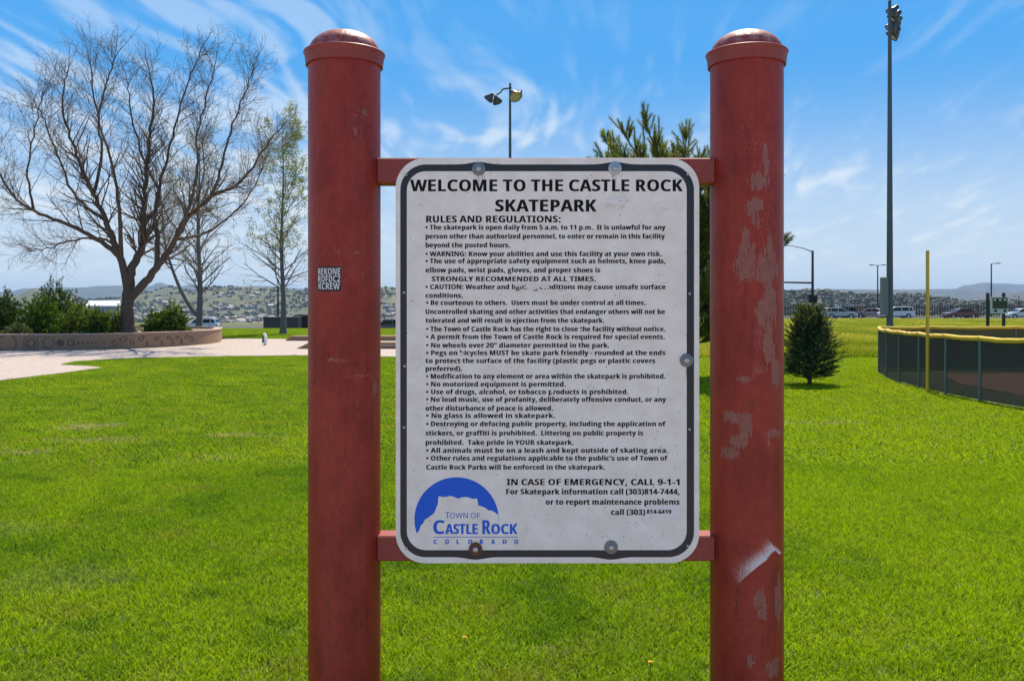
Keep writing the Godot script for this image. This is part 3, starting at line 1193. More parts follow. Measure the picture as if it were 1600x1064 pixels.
func sign_lettering(bo: Node3D) -> void:
	var z := 0.0005
	letter(bo, "WELCOME TO THE CASTLE ROCK", 23, 449, 52, 18.4, M.print, bold, z)
	letter(bo, "SKATEPARK", 156, 314, 83.6, 18.6, M.print, bold, z)
	letter(bo, "RULES AND REGULATIONS:", 48, 258, 100.7, 10.6, M.print, bold, z)
	var lines := [
		["• The skatepark is open daily from 5 a.m. to 11 p.m.  It is unlawful for any", 47, 422, 112.0],
		["person other than authorized personnel, to enter or remain in this facility", 47, 421, 125.9],
		["beyond the posted hours.", 47, 179, 139.7],
		["• WARNING: Know your abilities and use this facility at your own risk.", 47, 416, 153.4],
		["• The use of appropriate safety equipment such as helmets, knee pads,", 47, 422, 164.6],
		["elbow pads, wrist pads, gloves, and proper shoes is", 47, 320, 178.7],
		["STRONGLY RECOMMENDED AT ALL TIMES.", 56.5, 313, 192.6],
		["• CAUTION: Weather and lighting conditions may cause unsafe surface", 47, 422, 205.0],
		["conditions.", 47, 105, 218.4],
		["• Be courteous to others.  Users must be under control at all times.", 48, 391, 229.7],
		["Uncontrolled skating and other activities that endanger others will not be", 47, 421, 243.8],
		["tolerated and will result in ejection from the skatepark.", 47, 326, 257.4],
		["• The Town of Castle Rock has the right to close the facility without notice.", 48, 422, 270.8],
		["• A permit from the Town of Castle Rock is required for special events.", 48, 421, 283.0],
		["• No wheels over 20\" diameter permitted in the park.", 48, 334, 296.2],
		["• Pegs on bicycles MUST be skate park friendly - rounded at the ends", 48, 422, 308.0],
		["to protect the surface of the facility (plastic pegs or plastic covers", 47, 406, 320.4],
		["preferred).", 47, 104, 332.8],
		["• Modification to any element or area within the skatepark is prohibited.", 48, 422, 344.6],
		["• No motorized equipment is permitted.", 48, 266, 357.0],
		["• Use of drugs, alcohol, or tobacco products is prohibited.", 48, 364, 369.0],
		["• No loud music, use of profanity, deliberately offensive conduct, or any", 48, 423, 380.8],
		["other disturbance of peace is allowed.", 47, 246, 394.6],
		["• No glass is allowed in skatepark.", 48, 249, 406.1],
		["• Destroying or defacing public property, including the application of", 48, 422, 419.0],
		["stickers, or graffiti is prohibited.  Littering on public property is", 47, 387, 433.4],
		["prohibited.  Take pride in YOUR skatepark.", 47, 278, 448.0],
		["• All animals must be on a leash and kept outside of skating area.", 48, 426, 460.4],
		["• Other rules and regulations applicable to the public's use of Town of", 48, 425, 472.6],
		["Castle Rock Parks will be enforced in the skatepark.", 48, 327, 486.7]]
	for l in lines:
		letter(bo, l[0], l[1], l[2], l[3], 7.5, M.print, bold, z)
	letter(bo, "IN CASE OF EMERGENCY, CALL 9-1-1", 174, 444, 511, 9.6, M.print, bold, z)
	letter(bo, "For Skatepark information call (303)814-7444,", 173, 444, 525.5, 8.6, M.print, bold, z)
	letter(bo, "or to report maintenance problems", 235, 444, 541.5, 8.6, M.print, bold, z)
	letter(bo, "call (303)", 337, 390, 557.5, 8.6, M.print, bold, z)
	# the last number is on a strip stuck over the old one
	var m := MB.new()
	m.plate(PackedVector2Array([board(391, 561), board(446, 561), board(446, 544.5), board(391, 544.5)]), Transform3D(Basis.IDENTITY, Vector3(0, 0, 0.0008)))
	part("number_strip", m, M.strip if M.has("strip") else mat("strip", lin(0.80, 0.75, 0.70), 0.5), bo)
	letter(bo, "814-6419", 393, 431, 555.7, 6.6, M.print, bold, 0.0012)
	# town emblem: a blue disc cut by the outline of the rock
	var dome := PackedVector2Array()
	var u := 4.836
	var rock := [[1008, 507], [985, 487], [960, 473], [930, 470], [915, 455], [890, 443], [858, 435], [852, 405], [848, 380], [815, 385], [790, 375], [765, 370], [735, 372], [708, 382], [680, 373], [650, 360], [620, 368], [580, 370], [568, 362], [555, 370], [552, 420], [540, 450], [525, 490], [500, 510], [450, 545], [440, 570], [422, 585], [410, 620], [397, 642]]
	for k in rock:
		dome.append(board(k[0] / u - 48.0, k[1] / u + 453.0))
	for k in 31:
		var a := lerpf(deg_to_rad(161.5), deg_to_rad(366.0), k / 30.0)
		dome.append(board((693.0 + cos(a) * 319.0) / u - 48.0, (540.0 + sin(a) * 319.0) / u + 453.0))
	var rev := dome.duplicate()
	rev.reverse()
	m = MB.new()
	m.plate(rev, Transform3D(Basis.IDENTITY, Vector3(0, 0, z)))
	part("emblem", m, M.logo_blue, bo)
	letter(bo, "T", 77.7, 84.4, 562.6, 9.7, M.logo_blue, plain_face, z, "emblem_text")
	letter(bo, "OWN", 84.8, 113.0, 562.6, 8.2, M.logo_blue, plain_face, z, "emblem_text")
	letter(bo, "OF", 117.5, 132.3, 562.6, 8.2, M.logo_blue, plain_face, z, "emblem_text")
	letter(bo, "C", 59.2, 76.2, 587.4, 21.8, M.logo_blue, bold, z, "emblem_text")
	letter(bo, "ASTLE", 78.0, 127.8, 587.4, 15.8, M.logo_blue, bold, z, "emblem_text")
	letter(bo, "R", 136.0, 148.5, 587.4, 21.8, M.logo_blue, bold, z, "emblem_text")
	letter(bo, "OCK", 150.0, 190.2, 587.4, 15.8, M.logo_blue, bold, z, "emblem_text")
	m = MB.new()
	m.plate(PackedVector2Array([board(59, 592.5), board(191, 592.5), board(191, 591.6), board(59, 591.6)]), Transform3D(Basis.IDENTITY, Vector3(0, 0, z)))
	part("emblem_rule", m, M.logo_blue, bo)
	var cx := 59.5
	for ch in "COLORADO":
		letter(bo, ch, cx, cx + (5.6 if ch != "L" else 4.0), 603.0, 7.0, M.logo_blue, bold, z, "emblem_text")
		cx += 18.05
	# scrapes that took the print off
	for q in [[213, 201, 15, 6, 1], [233, 200, 9, 5, 2], [192, 198, 9, 3.5, 3], [268, 196, 5, 4, 4], [262, 207, 8, 2.5, 5], [103, 305.5, 4, 3, 9], [341, 68, 15, 6, 6], [352, 63, 7, 4, 7], [334, 74, 5, 3, 8], [288, 268, 3.0, 2.5, 12], [245, 365, 3.5, 2.5, 14]]:
		m = MB.new()
		m.plate(blob(q[0], q[1], q[2], q[3], q[4]), Transform3D(Basis.IDENTITY, Vector3(0, 0, 0.0009 + q[4] * 0.00002)))
		part("scrape", m, M.scuff if q[4] != 6 and q[4] != 7 else M.strip, bo)


# ---------------------------------------------------------------- planter with shrubs
func planter() -> void:
	var ctrl := []
	for p in [[-30, 33.2], [-26, 32.4], [-22, 32.2], [-18.6, 32.5], [-16.4, 32.9], [-14.7, 33.9], [-13.5, 36.1], [-13.05, 38.6], [-13.5, 41.5], [-15, 45], [-19, 47.5], [-25, 48], [-31, 46], [-34, 40], [-33, 35]]:
		ctrl.append(Vector3(p[0], 0, -p[1]))
	var ring := curve_pts(ctrl, 10, true)
	var cnt := ring.size()
	var centre := Vector3(-23, 0, -40)
	var inside := PackedVector3Array()
	for k in cnt:
		var d := (ring[(k + 1) % cnt] - ring[(k - 1 + cnt) % cnt]).normalized()
		var nn := Vector3(d.z, 0, -d.x)
		if nn.dot(centre - ring[k]) < 0:
			nn = -nn
		inside.append(ring[k] + nn * 0.34)
		planter_poly.append(Vector2(ring[k].x, -ring[k].z))
	var t := thing("planter", Vector3.ZERO)
	tag(t, "large curved brown concrete planter with stamped circles along its wall", "planter")
	var wall := MB.new()
	var cap := MB.new()
	var top := 0.575
	for k in cnt:
		var q := (k + 1) % cnt
		var a := ring[k]
		var b := ring[q]
		var ia := inside[k]
		var ib := inside[q]
		wall.quad(a, b, b + Vector3.UP * top, a + Vector3.UP * top)
		wall.quad(ib, ia, ia + Vector3.UP * top, ib + Vector3.UP * top)
		var oa := (a - ia).normalized() * 0.02
		var ob := (b - ib).normalized() * 0.02
		var r0 := a + oa + Vector3.UP * (top + 0.001)
		var r1 := b + ob + Vector3.UP * (top + 0.001)
		var r2 := ib + Vector3.UP * (top + 0.001)
		var r3 := ia + Vector3.UP * (top + 0.001)
		var th := Vector3.UP * 0.05
		cap.quad(r0, r1, r1 + th, r0 + th)
		cap.quad(r0 + th, r1 + th, r2 + th, r3 + th)
		cap.quad(r2, r3, r3 + th, r2 + th)
	part("wall", wall, M.brown_concrete, t)
	part("wall_cap", cap, M.brown_cap, t)
	var soil := MB.new()
	var sp := PackedVector2Array()
	for p in inside:
		sp.append(Vector2(p.x, -p.z))
	soil.plate(sp, Transform3D(Basis(Vector3(1, 0, 0), Vector3(0, 0, -1), Vector3(0, 1, 0)), Vector3(0, 0.53, 0)))
	part("soil", soil, M.mulch, t)
	# stamped rings and strokes on the wall face
	for gph in [[-18.35, 0.29, 0.33, 0.29], [-17.55, 0.29, 0.17, 0.12], [-17.55, 0.29, 0.27, 0.25], [-16.95, 0.29, 0.20, 0.175], [-16.58, 0.29, 0.13, 0.0], [-16.25, 0.29, 0.125, 0.085], [-16.02, 0.29, 0.045, 0.0], [-15.86, 0.29, 0.045, 0.0], [-15.72, 0.29, 0.04, 0.0], [-15.6, 0.29, 0.04, 0.0], [-15.5, 0.29, 0.035, 0.0], [-15.25, 0.33, 0.05, 0.03], [-14.95, 0.24, 0.13, 0.10], [-14.72, 0.38, 0.15, 0.11], [-14.5, 0.27, 0.12, 0.07], [-14.28, 0.40, 0.14, 0.09], [-14.15, 0.2, 0.08, 0.03], [-13.93, 0.36, 0.12, 0.07], [-13.82, 0.2, 0.1, 0.05], [-13.68, 0.4, 0.1, 0.04], [-13.6, 0.25, 0.14, 0.08], [-13.5, 0.38, 0.12, 0.06], [-13.42, 0.2, 0.12, 0.05], [-13.33, 0.4, 0.13, 0.08], [-13.24, 0.28, 0.16, 0.10]]:
		for k in cnt:
			var a := ring[k]
			var b := ring[(k + 1) % cnt]
			if a.z < -40.0 or minf(a.x, b.x) > gph[0] or maxf(a.x, b.x) < gph[0]:
				continue
			var u: float = (gph[0] - a.x) / (b.x - a.x)
			var along := (b - a).normalized()
			var out := Vector3(-along.z, 0, along.x)
			if out.dot(centre - a) > 0:
				out = -out
			var xf := Transform3D(Basis(along, out, along.cross(out)), a.lerp(b, u) + Vector3.UP * gph[1] - out * 0.004)
			if gph[0] > -15.3:
				xf.basis = xf.basis * Basis(Vector3.UP, gph[1] * 9.0) * Basis.from_scale(Vector3(1, 1, 0.62))
			var m := MB.new()
			if gph[3] > 0.0:
				m.lathe([Vector2(gph[3], 0.0), Vector2(gph[3], 0.012)], 24, Transform3D(xf.basis, xf.origin))
				m.lathe([Vector2(gph[2], 0.0), Vector2(gph[2], 0.012), Vector2(gph[3], 0.012)], 24, xf)
			else:
				m.lathe([Vector2(gph[2], 0.0), Vector2(gph[2], 0.012), Vector2(0, 0.012)], 18, xf)
			part("stamped_circle", m, M.glyph, t)
			break
	# shrubs
	var dark := [Color(0.030, 0.062, 0.016), Color(0.05, 0.095, 0.024), Color(0.075, 0.125, 0.03)]
	var bright := [Color(0.085, 0.17, 0.018), Color(0.14, 0.24, 0.028), Color(0.06, 0.12, 0.016)]
	var olive := [Color(0.19, 0.24, 0.035), Color(0.25, 0.28, 0.05), Color(0.12, 0.17, 0.028)]
	var yew := [Color(0.05, 0.10, 0.016), Color(0.10, 0.17, 0.028), Color(0.16, 0.22, 0.045)]
	shrub("pine_bush", "tall dark pine bush rising behind the other planter shrubs", Vector3(-21.6, 0.5, -42.5), Vector3(1.35, 2.5, 1.3), 5200, 0.20, 0.035, dark, 1)
	shrub("juniper", "rounded bright green juniper at the left of the planter", Vector3(-18.75, 0.5, -35.6), Vector3(0.95, 1.75, 0.95), 5200, 0.13, 0.035, bright, 2)
	shrub("juniper", "tall dark green juniper cut off by the left edge of the picture", Vector3(-20.6, 0.5, -35.8), Vector3(0.9, 1.95, 0.95), 4600, 0.14, 0.035, dark, 3)
	shrub("low_shrub", "low pale grey-green shrub at the planter wall, far left", Vector3(-18.6, 0.5, -33.6), Vector3(0.55, 0.55, 0.5), 1500, 0.11, 0.03, [Color(0.12, 0.15, 0.07), Color(0.17, 0.20, 0.11), Color(0.07, 0.10, 0.04)], 4)
	shrub("olive_shrub", "loose olive green shrub between the juniper and the dark yew", Vector3(-17.35, 0.5, -36.0), Vector3(0.8, 1.35, 0.8), 3000, 0.13, 0.04, olive, 5)
	shrub("yew", "dark yew left of the big bare tree trunk", Vector3(-16.45, 0.5, -35.4), Vector3(0.62, 1.2, 0.65), 3400, 0.13, 0.035, yew, 6)
	shrub("olive_shrub", "yellow-green shrub just left of the big bare trunk", Vector3(-15.95, 0.5, -36.2), Vector3(0.65, 1.15, 0.6), 2800, 0.12, 0.035, olive, 7)
	shrub("yew", "small green shrub just right of the big bare trunk", Vector3(-14.75, 0.5, -37.1), Vector3(0.55, 1.1, 0.55), 2800, 0.13, 0.035, bright, 8)
	shrub("yew", "spiky dark yew near the right end of the planter", Vector3(-14.05, 0.5, -37.0), Vector3(0.68, 1.28, 0.68), 4200, 0.15, 0.035, yew, 9)
	shrub("pine_bush", "dark pine bush behind the tall juniper at the picture edge", Vector3(-24.4, 0.5, -42.8), Vector3(1.2, 2.05, 1.1), 4200, 0.18, 0.035, dark, 10)


func shrub(called: String, label: String, at: Vector3, r: Vector3, leaves: int, ln: float, wd: float, cols: Array, sd: int) -> void:
	rng.seed = 900 + sd
	var t := thing(called, at)
	tag(t, label, "shrub", "shrubs in the planter")
	var nf := FastNoiseLite.new()
	nf.seed = sd
	nf.frequency = 1.0
	nf.fractal_octaves = 2
	var st := MB.new()
	for k in 14:
		var a := rnd(0, TAU)
		var q := Vector3(cos(a) * r.x * rnd(0.1, 0.7), r.y * rnd(0.45, 0.85), sin(a) * r.z * rnd(0.1, 0.7))
		st.tube(PackedVector3Array([Vector3(q.x * 0.1, -0.05, q.z * 0.1), Vector3(q.x * 0.5, q.y * 0.5, q.z * 0.5), q]), PackedFloat32Array([0.03, 0.02, 0.006]), 5)
	part("stems", st, M.twig_bark, t)
	var lf := MB.new()
	# upright sprays, each with leaves along it
	var sprays := leaves / 7
	for k in sprays:
		var d := rdir()
		d.y = absf(d.y) * 1.1 - 0.12
		d = d.normalized()
		var shell := pow(rng.randf(), 0.42)
		var lump := 0.86 + 0.36 * nf.get_noise_3d(d.x * 2.4 + sd, d.y * 2.4, d.z * 2.4)
		var p := Vector3(d.x * r.x, maxf(0.02, d.y) * r.y * 0.92, d.z * r.z) * shell * lump
		var up := (d * 0.9 + Vector3(0, 0.45, 0) + rdir() * 0.6).normalized()
		var c: Color = cols[rng.randi() % cols.size()]
		var spray := ln * rnd(0.9, 1.7)
		for q in 14:
			var s := p + up * spray * (q / 14.0)
			var o := (up * 0.7 + rdir()).normalized()
			var side := o.cross(rdir()).normalized() * wd * 0.65 * rnd(0.7, 1.3)
			var g := rnd(0.8, 1.2)
			lf.col = Color(c.r * g, c.g * g, c.b * g)
			var e := s + o * ln * rnd(0.5, 1.0)
			lf.tri(s - side, s + side, e)
	part("foliage", lf, M.leaf, t)


# ---------------------------------------------------------------- trees
func limb_px(pts: Array, base: Vector2, k: float) -> PackedVector3Array:
	# control points measured on the tree: right, down, towards the viewer
	var ctrl := []
	for p in pts:
		ctrl.append(Vector3((p[0] - base.x) * k, (base.y - p[1]) * k, p[2]))
	return curve_pts(ctrl, 5)


func branch(m: MB, p: Vector3, dir: Vector3, ln: float, rad: float, level: int, lift: float, tips: Array) -> void:
	var segs := 5 if level > 0 else 3
	var pts := PackedVector3Array([p])
	var rads := PackedFloat32Array([rad])
	var d := dir
	for k in segs:
		d = (d + rdir() * 0.20 + Vector3.UP * lift).normalized()
		p += d * ln / segs
		pts.append(p)
		rads.append(rad * lerpf(1.0, 0.35, (k + 1.0) / segs))
	m.tube(pts, rads, 5 if rad > 0.02 else 3)
	if level <= 0:
		tips.append([p, d])
		return
	var kids := 5 if level > 1 else 4
	for k in kids:
		var u := (k + 0.7 + rnd(-0.3, 0.3)) / kids
		var f := u * segs
		var i := mini(int(f), segs - 1)
		var s := pts[i].lerp(pts[i + 1], f - i)
		var out := (pts[i + 1] - pts[i]).normalized()
		var side := out.cross(rdir()).normalized()
		var nd := (out * 0.8 + side * rnd(0.55, 0.95)).normalized()
		branch(m, s, nd, ln * rnd(0.42, 0.68) * (1.0 - u * 0.25), maxf(0.0058, rads[i] * 0.5), level - 1, lift, tips)


func trees() -> void:
	# the big bare tree in the planter
	rng.seed = 100
	var t := thing("bare_tree", Vector3(-15.45, 0.5, -36.0))
	tag(t, "big spreading bare tree with dark forked trunk standing in the brown planter", "tree")
	var k := 36.0 / 1400.0
	var b := Vector2(195, 518)
	var limbs := [
		[[[195, 522, 0], [194, 500, 0], [194, 470, 0], [196, 448, 0], [198, 432, 0], [204, 408, 0], [215, 378, -0.2], [214, 340, -0.3], [214, 300, -0.4], [218, 255, -0.4], [222, 200, -0.5], [226, 150, -0.5], [221, 105, -0.5]], 0.34, 0.025],
		[[[196, 445, 0.05], [188, 405, 0.2], [177, 366, 0.4], [168, 340, 0.5], [152, 300, 0.6], [135, 260, 0.7], [120, 215, 0.8], [110, 165, 0.9], [116, 125, 0.9]], 0.20, 0.022],
		[[[186, 396, 0.2], [156, 369, 0.7], [120, 348, 1.1], [75, 330, 1.3], [38, 300, 1.4], [20, 255, 1.5], [8, 200, 1.5]], 0.12, 0.02],
		[[[180, 382, 0.1], [150, 368, -0.6], [120, 365, -1.0], [75, 368, -1.3], [45, 378, -1.5], [10, 383, -1.6]], 0.085, 0.015],
		[[[168, 340, 0.5], [132, 320, 0.0], [97, 290, -0.5], [70, 240, -1.0], [46, 190, -1.2], [30, 155, -1.3]], 0.10, 0.02],
		[[[197, 462, 0], [225, 435, 0.1], [243, 413, 0.2], [262, 387, 0.2], [280, 351, 0.2], [300, 330, 0.3], [331, 306, 0.5], [376, 283, 0.6], [408, 245, 0.7], [432, 212, 0.8]], 0.215, 0.022],
		[[[243, 412, 0.2], [241, 366, 0.0], [234, 330, -0.2], [238, 290, -0.3], [250, 240, -0.4], [262, 180, -0.6], [280, 115, -0.7], [296, 70, -0.8]], 0.13, 0.02],
		[[[283, 346, 0.2], [291, 318, 0.0], [301, 256, -0.2], [298, 211, -0.3], [310, 150, -0.5], [322, 95, -0.6]], 0.10, 0.02],
		[[[331, 306, 0.5], [350, 270, 0.9], [365, 220, 1.1], [386, 165, 1.2], [405, 120, 1.3]], 0.08, 0.018],
		[[[214, 345, -0.3], [228, 300, -1.1], [190, 230, -1.8], [165, 160, -2.2], [155, 105, -2.4]], 0.11, 0.02],
		[[[187, 398, 0.2], [203, 340, 1.2], [206, 270, 2.0], [192, 190, 2.5], [184, 120, 2.7]], 0.11, 0.02],
		[[[262, 387, 0.2], [290, 370, 1.2], [320, 340, 2.0], [345, 290, 2.5], [350, 235, 2.8]], 0.08, 0.015],
		[[[270, 370, 0.2], [300, 355, -1.2], [335, 320, -2.1], [365, 270, -2.6], [385, 215, -2.8]], 0.08, 0.015],
		[[[152, 300, 0.6], [160, 240, 0.3], [150, 180, 0.1], [165, 120, 0.0], [175, 85, 0]], 0.08, 0.02],
		[[[75, 330, 1.3], [70, 280, 1.5], [80, 220, 1.6], [95, 160, 1.7]], 0.06, 0.018]]
	var tips := []
	var twigs := MB.new()
	var first := true
	for l in limbs:
		var pts := limb_px(l[0], b, k)
		var cnt := pts.size()
		var rads := PackedFloat32Array()
		for q in cnt:
			var u := float(q) / (cnt - 1)
			var r: float = lerpf(l[1], l[2], pow(u, 0.62))
			if first:
				r += 0.12 * exp(-pts[q].y / 0.16)
			rads.append(r)
			if q > 0 and q < cnt - 1:
				pts[q] += rdir() * minf(0.05, 0.02 + u * 0.05)
		var m := MB.new()
		m.tube(pts, rads, 12 if first else 8, true)
		part("trunk" if first else "limb", m, M.bark, t)
		var start := int(cnt * (0.45 if first else 0.22))
		for q in range(start, cnt):
			var u := float(q) / (cnt - 1)
			var d := (pts[q] - pts[q - 1]).normalized()
			for kid in (q % 2) if u < 0.45 else 2:
				var side := d.cross(rdir()).normalized()
				var nd := (d * 0.75 + side * 0.75 + Vector3.UP * 0.1).normalized()
				branch(twigs, pts[q], nd, rnd(1.1, 2.1) * lerpf(1.15, 0.72, u), maxf(0.012, rads[q] * 0.38), 2, 0.06, tips)
		branch(twigs, pts[-1], (pts[-1] - pts[-3]).normalized(), 1.25, rads[-1], 2, 0.04, tips)
		first = false
	part("crown", twigs, M.twig_bark, t)

	# two young trees with first leaves behind the planter, one more at the left edge
	var leafy := [Color(0.26, 0.29, 0.04), Color(0.34, 0.34, 0.06), Color(0.20, 0.23, 0.04), Color(0.36, 0.28, 0.09)]
	young_tree("leafing_tree", "two-stemmed grey young tree right behind the planter end", Vector3(-16.9, 0.0, -48.3), 10.6, 0.20, leafy, 1500, 6, 0.9, true, 2.9)
	young_tree("leafing_tree", "slender young tree with pale yellow-green leaves beside the left red post", Vector3(-13.6, 0.0, -53.0), 11.9, 0.19, leafy, 6500, 7, 0.75, false, 3.3)
	young_tree("leafing_tree", "pale twiggy tree reaching in at the left edge of the picture", Vector3(-31.5, 0.0, -50.0), 10.0, 0.2, leafy, 250, 8, 0.8, false, 3.2)
	pine()
	spruce()


func young_tree(called: String, label: String, at: Vector3, h: float, rad: float, cols: Array, leaves: int, sd: int, lift: float, twin: bool, reach: float) -> void:
	rng.seed = 300 + sd
	var t := thing(called, at)
	tag(t, label, "tree", "young trees beyond the planter")
	var tips := []
	var crown := MB.new()
	var stems := [[Vector3(0, -0.1, 0), h, rad, 0.0]]
	if twin:
		stems.append([Vector3(-0.05, 1.15, 0), h * 0.80, rad * 0.62, 1.0])
	for s in stems:
		var pts := PackedVector3Array()
		var rads := PackedFloat32Array()
		var cnt := 22
		for q in cnt + 1:
			var u := float(q) / cnt
			var p: Vector3 = s[0] + Vector3(0, (s[1] - s[0].y) * u, 0)
			if s[3] > 0:
				p.x -= 1.75 * (1.0 - exp(-u * 4.0)) + u * 0.25
				p.z += 0.3 * u
			p += Vector3(sin(u * 9.0 + sd) * 0.07, 0, cos(u * 7.0 + sd) * 0.07)
			pts.append(p)
			rads.append(lerpf(s[2], 0.012, pow(u, 0.8)) + (0.07 * exp(-u * 40.0) if s[3] == 0 else 0.0))
		var m := MB.new()
		m.tube(pts, rads, 9, true)
		part("trunk", m, M.grey_bark, t)
		for q in range(5 if s[3] == 0 else 7, cnt + 1):
			var u := float(q) / cnt
			for kid in 3:
				var a := rnd(0, TAU)
				var nd := Vector3(cos(a), lift * rnd(0.7, 1.3), sin(a)).normalized()
				branch(crown, pts[q], nd, reach * rnd(0.7, 1.15) * (1.05 - u * 0.62), maxf(0.012, rads[q] * 0.36), 2, 0.07, tips)
	part("crown", crown, M.grey_bark, t)
	if leaves:
		var lf := MB.new()
		var band := FastNoiseLite.new()
		band.seed = sd
		band.frequency = 0.4
		for q in leaves:
			var tp = tips[rng.randi() % tips.size()]
			var p: Vector3 = tp[0]
			if band.get_noise_3dv(p) + (p.y / h - 0.45) * 0.8 < 0.0:
				continue
			var c: Color = cols[rng.randi() % cols.size()]
			lf.col = c
			for w in 3:
				var o := p + rdir() * 0.14
				var d := rdir() * 0.045
				var e := d.cross(rdir()).normalized() * 0.024
				lf.quad(o - d, o - e, o + d, o + e)
		if lf.v.size():
			part("leaves", lf, M.leaf, t)


func shoot(m: MB, p: Vector3, d: Vector3, ln: float, needle: float, wd: float, cnt: int, c: Color) -> void:
	var s := d.cross(Vector3(0.3, 0.9, 0.2)).normalized()
	var w := d.cross(s)
	for k in cnt:
		var u := (k + rng.randf()) / cnt
		var a := k * 2.399 + rng.randf() * 0.6
		var o := (s * cos(a) + w * sin(a))
		var nd := (o * 0.85 + d * rnd(0.5, 1.0)).normalized()
		var q := p + d * ln * u
		var side := nd.cross(d).normalized() * wd
		var g := rnd(0.75, 1.25)
		m.col = Color(c.r * g, c.g * g, c.b * g)
		m.tri(q - side, q + side, q + nd * needle * rnd(0.8, 1.15))


func pine() -> void:
	rng.seed = 41
	var t := thing("pine_tree", Vector3(3.75, 0, -20.0))
	tag(t, "bushy pine with upright shoots standing on the lawn behind the rules board", "tree")
	var m := MB.new()
	m.tube(PackedVector3Array([Vector3(0, -0.1, 0), Vector3(0.02, 0.4, 0), Vector3(0.03, 2, 0), Vector3(-0.04, 4, 0), Vector3(0.0, 5.2, 0)]), PackedFloat32Array([0.19, 0.14, 0.11, 0.06, 0.02]), 10)
	part("trunk", m, M.bark, t)
	var wood := MB.new()
	var nd := MB.new()
	var cols := [Color(0.14, 0.175, 0.02), Color(0.20, 0.23, 0.025), Color(0.09, 0.125, 0.018), Color(0.27, 0.28, 0.035)]
	for k in 84:
		var u := (k + 0.5) / 84.0
		var h := lerpf(0.75, 4.25, u)
		var a := k * 2.399 + rnd(-0.3, 0.3)
		var reach := 2.25 * sqrt(maxf(0.05, 1.0 - pow((h - 2.5) / 3.2, 2.0))) * rnd(0.75, 1.05)
		var dir := Vector3(cos(a), lerpf(0.05, 0.5, u), sin(a)).normalized()
		var pts := PackedVector3Array()
		var rads := PackedFloat32Array()
		for q in 7:
			var f := q / 6.0
			pts.append(Vector3(0, h, 0) + dir * reach * f + Vector3.UP * reach * f * f * lerpf(0.2, 0.28, u))
			rads.append(lerpf(0.03, 0.008, f))
		wood.tube(pts, rads, 5)
		for q in range(2, 7):
			for s in 9 if q < 6 else 12:
				var o := (pts[q] - pts[q - 1]).normalized()
				var sd := (o * 0.5 + rdir() * 0.65 + Vector3.UP * rnd(0.4, 0.9)).normalized()
				var p := pts[q - 1].lerp(pts[q], rng.randf())
				var ln := rnd(0.2, 0.42)
				wood.tube(PackedVector3Array([p, p + sd * ln]), PackedFloat32Array([0.008, 0.005]), 3)
				shoot(nd, p + sd * ln * 0.25, sd, ln * 0.85, 0.10, 0.0080, 54, cols[rng.randi() % 4])
	# upright leaders at the top
	for l in [[-1.35, 3.9, 1.0], [-0.92, 4.5, 1.25], [-0.72, 4.6, 1.2], [-0.45, 4.5, 1.45], [-0.05, 4.7, 0.75], [0.28, 4.75, 1.3], [0.6, 4.4, 0.7], [1.0, 4.2, 0.8], [0.15, 4.6, 0.8], [-0.25, 4.6, 0.9], [0.9, 4.0, 1.1], [1.4, 3.7, 0.9]]:
		for rep in 1:
			var p := Vector3(l[0], l[1] - 0.15, rnd(-0.7, 0.7))
			var d := Vector3(l[0] * 0.12 + rnd(-0.1, 0.1), 1, rnd(-0.12, 0.12)).normalized()
			wood.tube(PackedVector3Array([Vector3(l[0] * 0.3, l[1] - 1.3, 0), p, p + d * l[2]]), PackedFloat32Array([0.03, 0.018, 0.006]), 5)
			shoot(nd, p, d, l[2] * 1.0, 0.095, 0.0085, 260, cols[rng.randi() % 3])
			for s in 5:
				var sd := (d + rdir() * 0.75).normalized()
				shoot(nd, p + d * l[2] * rnd(0.1, 0.6), sd, rnd(0.2, 0.35), 0.09, 0.0085, 48, cols[rng.randi() % 4])
	part("branches", wood, M.bark, t)
	part("crown", nd, M.needle, t)


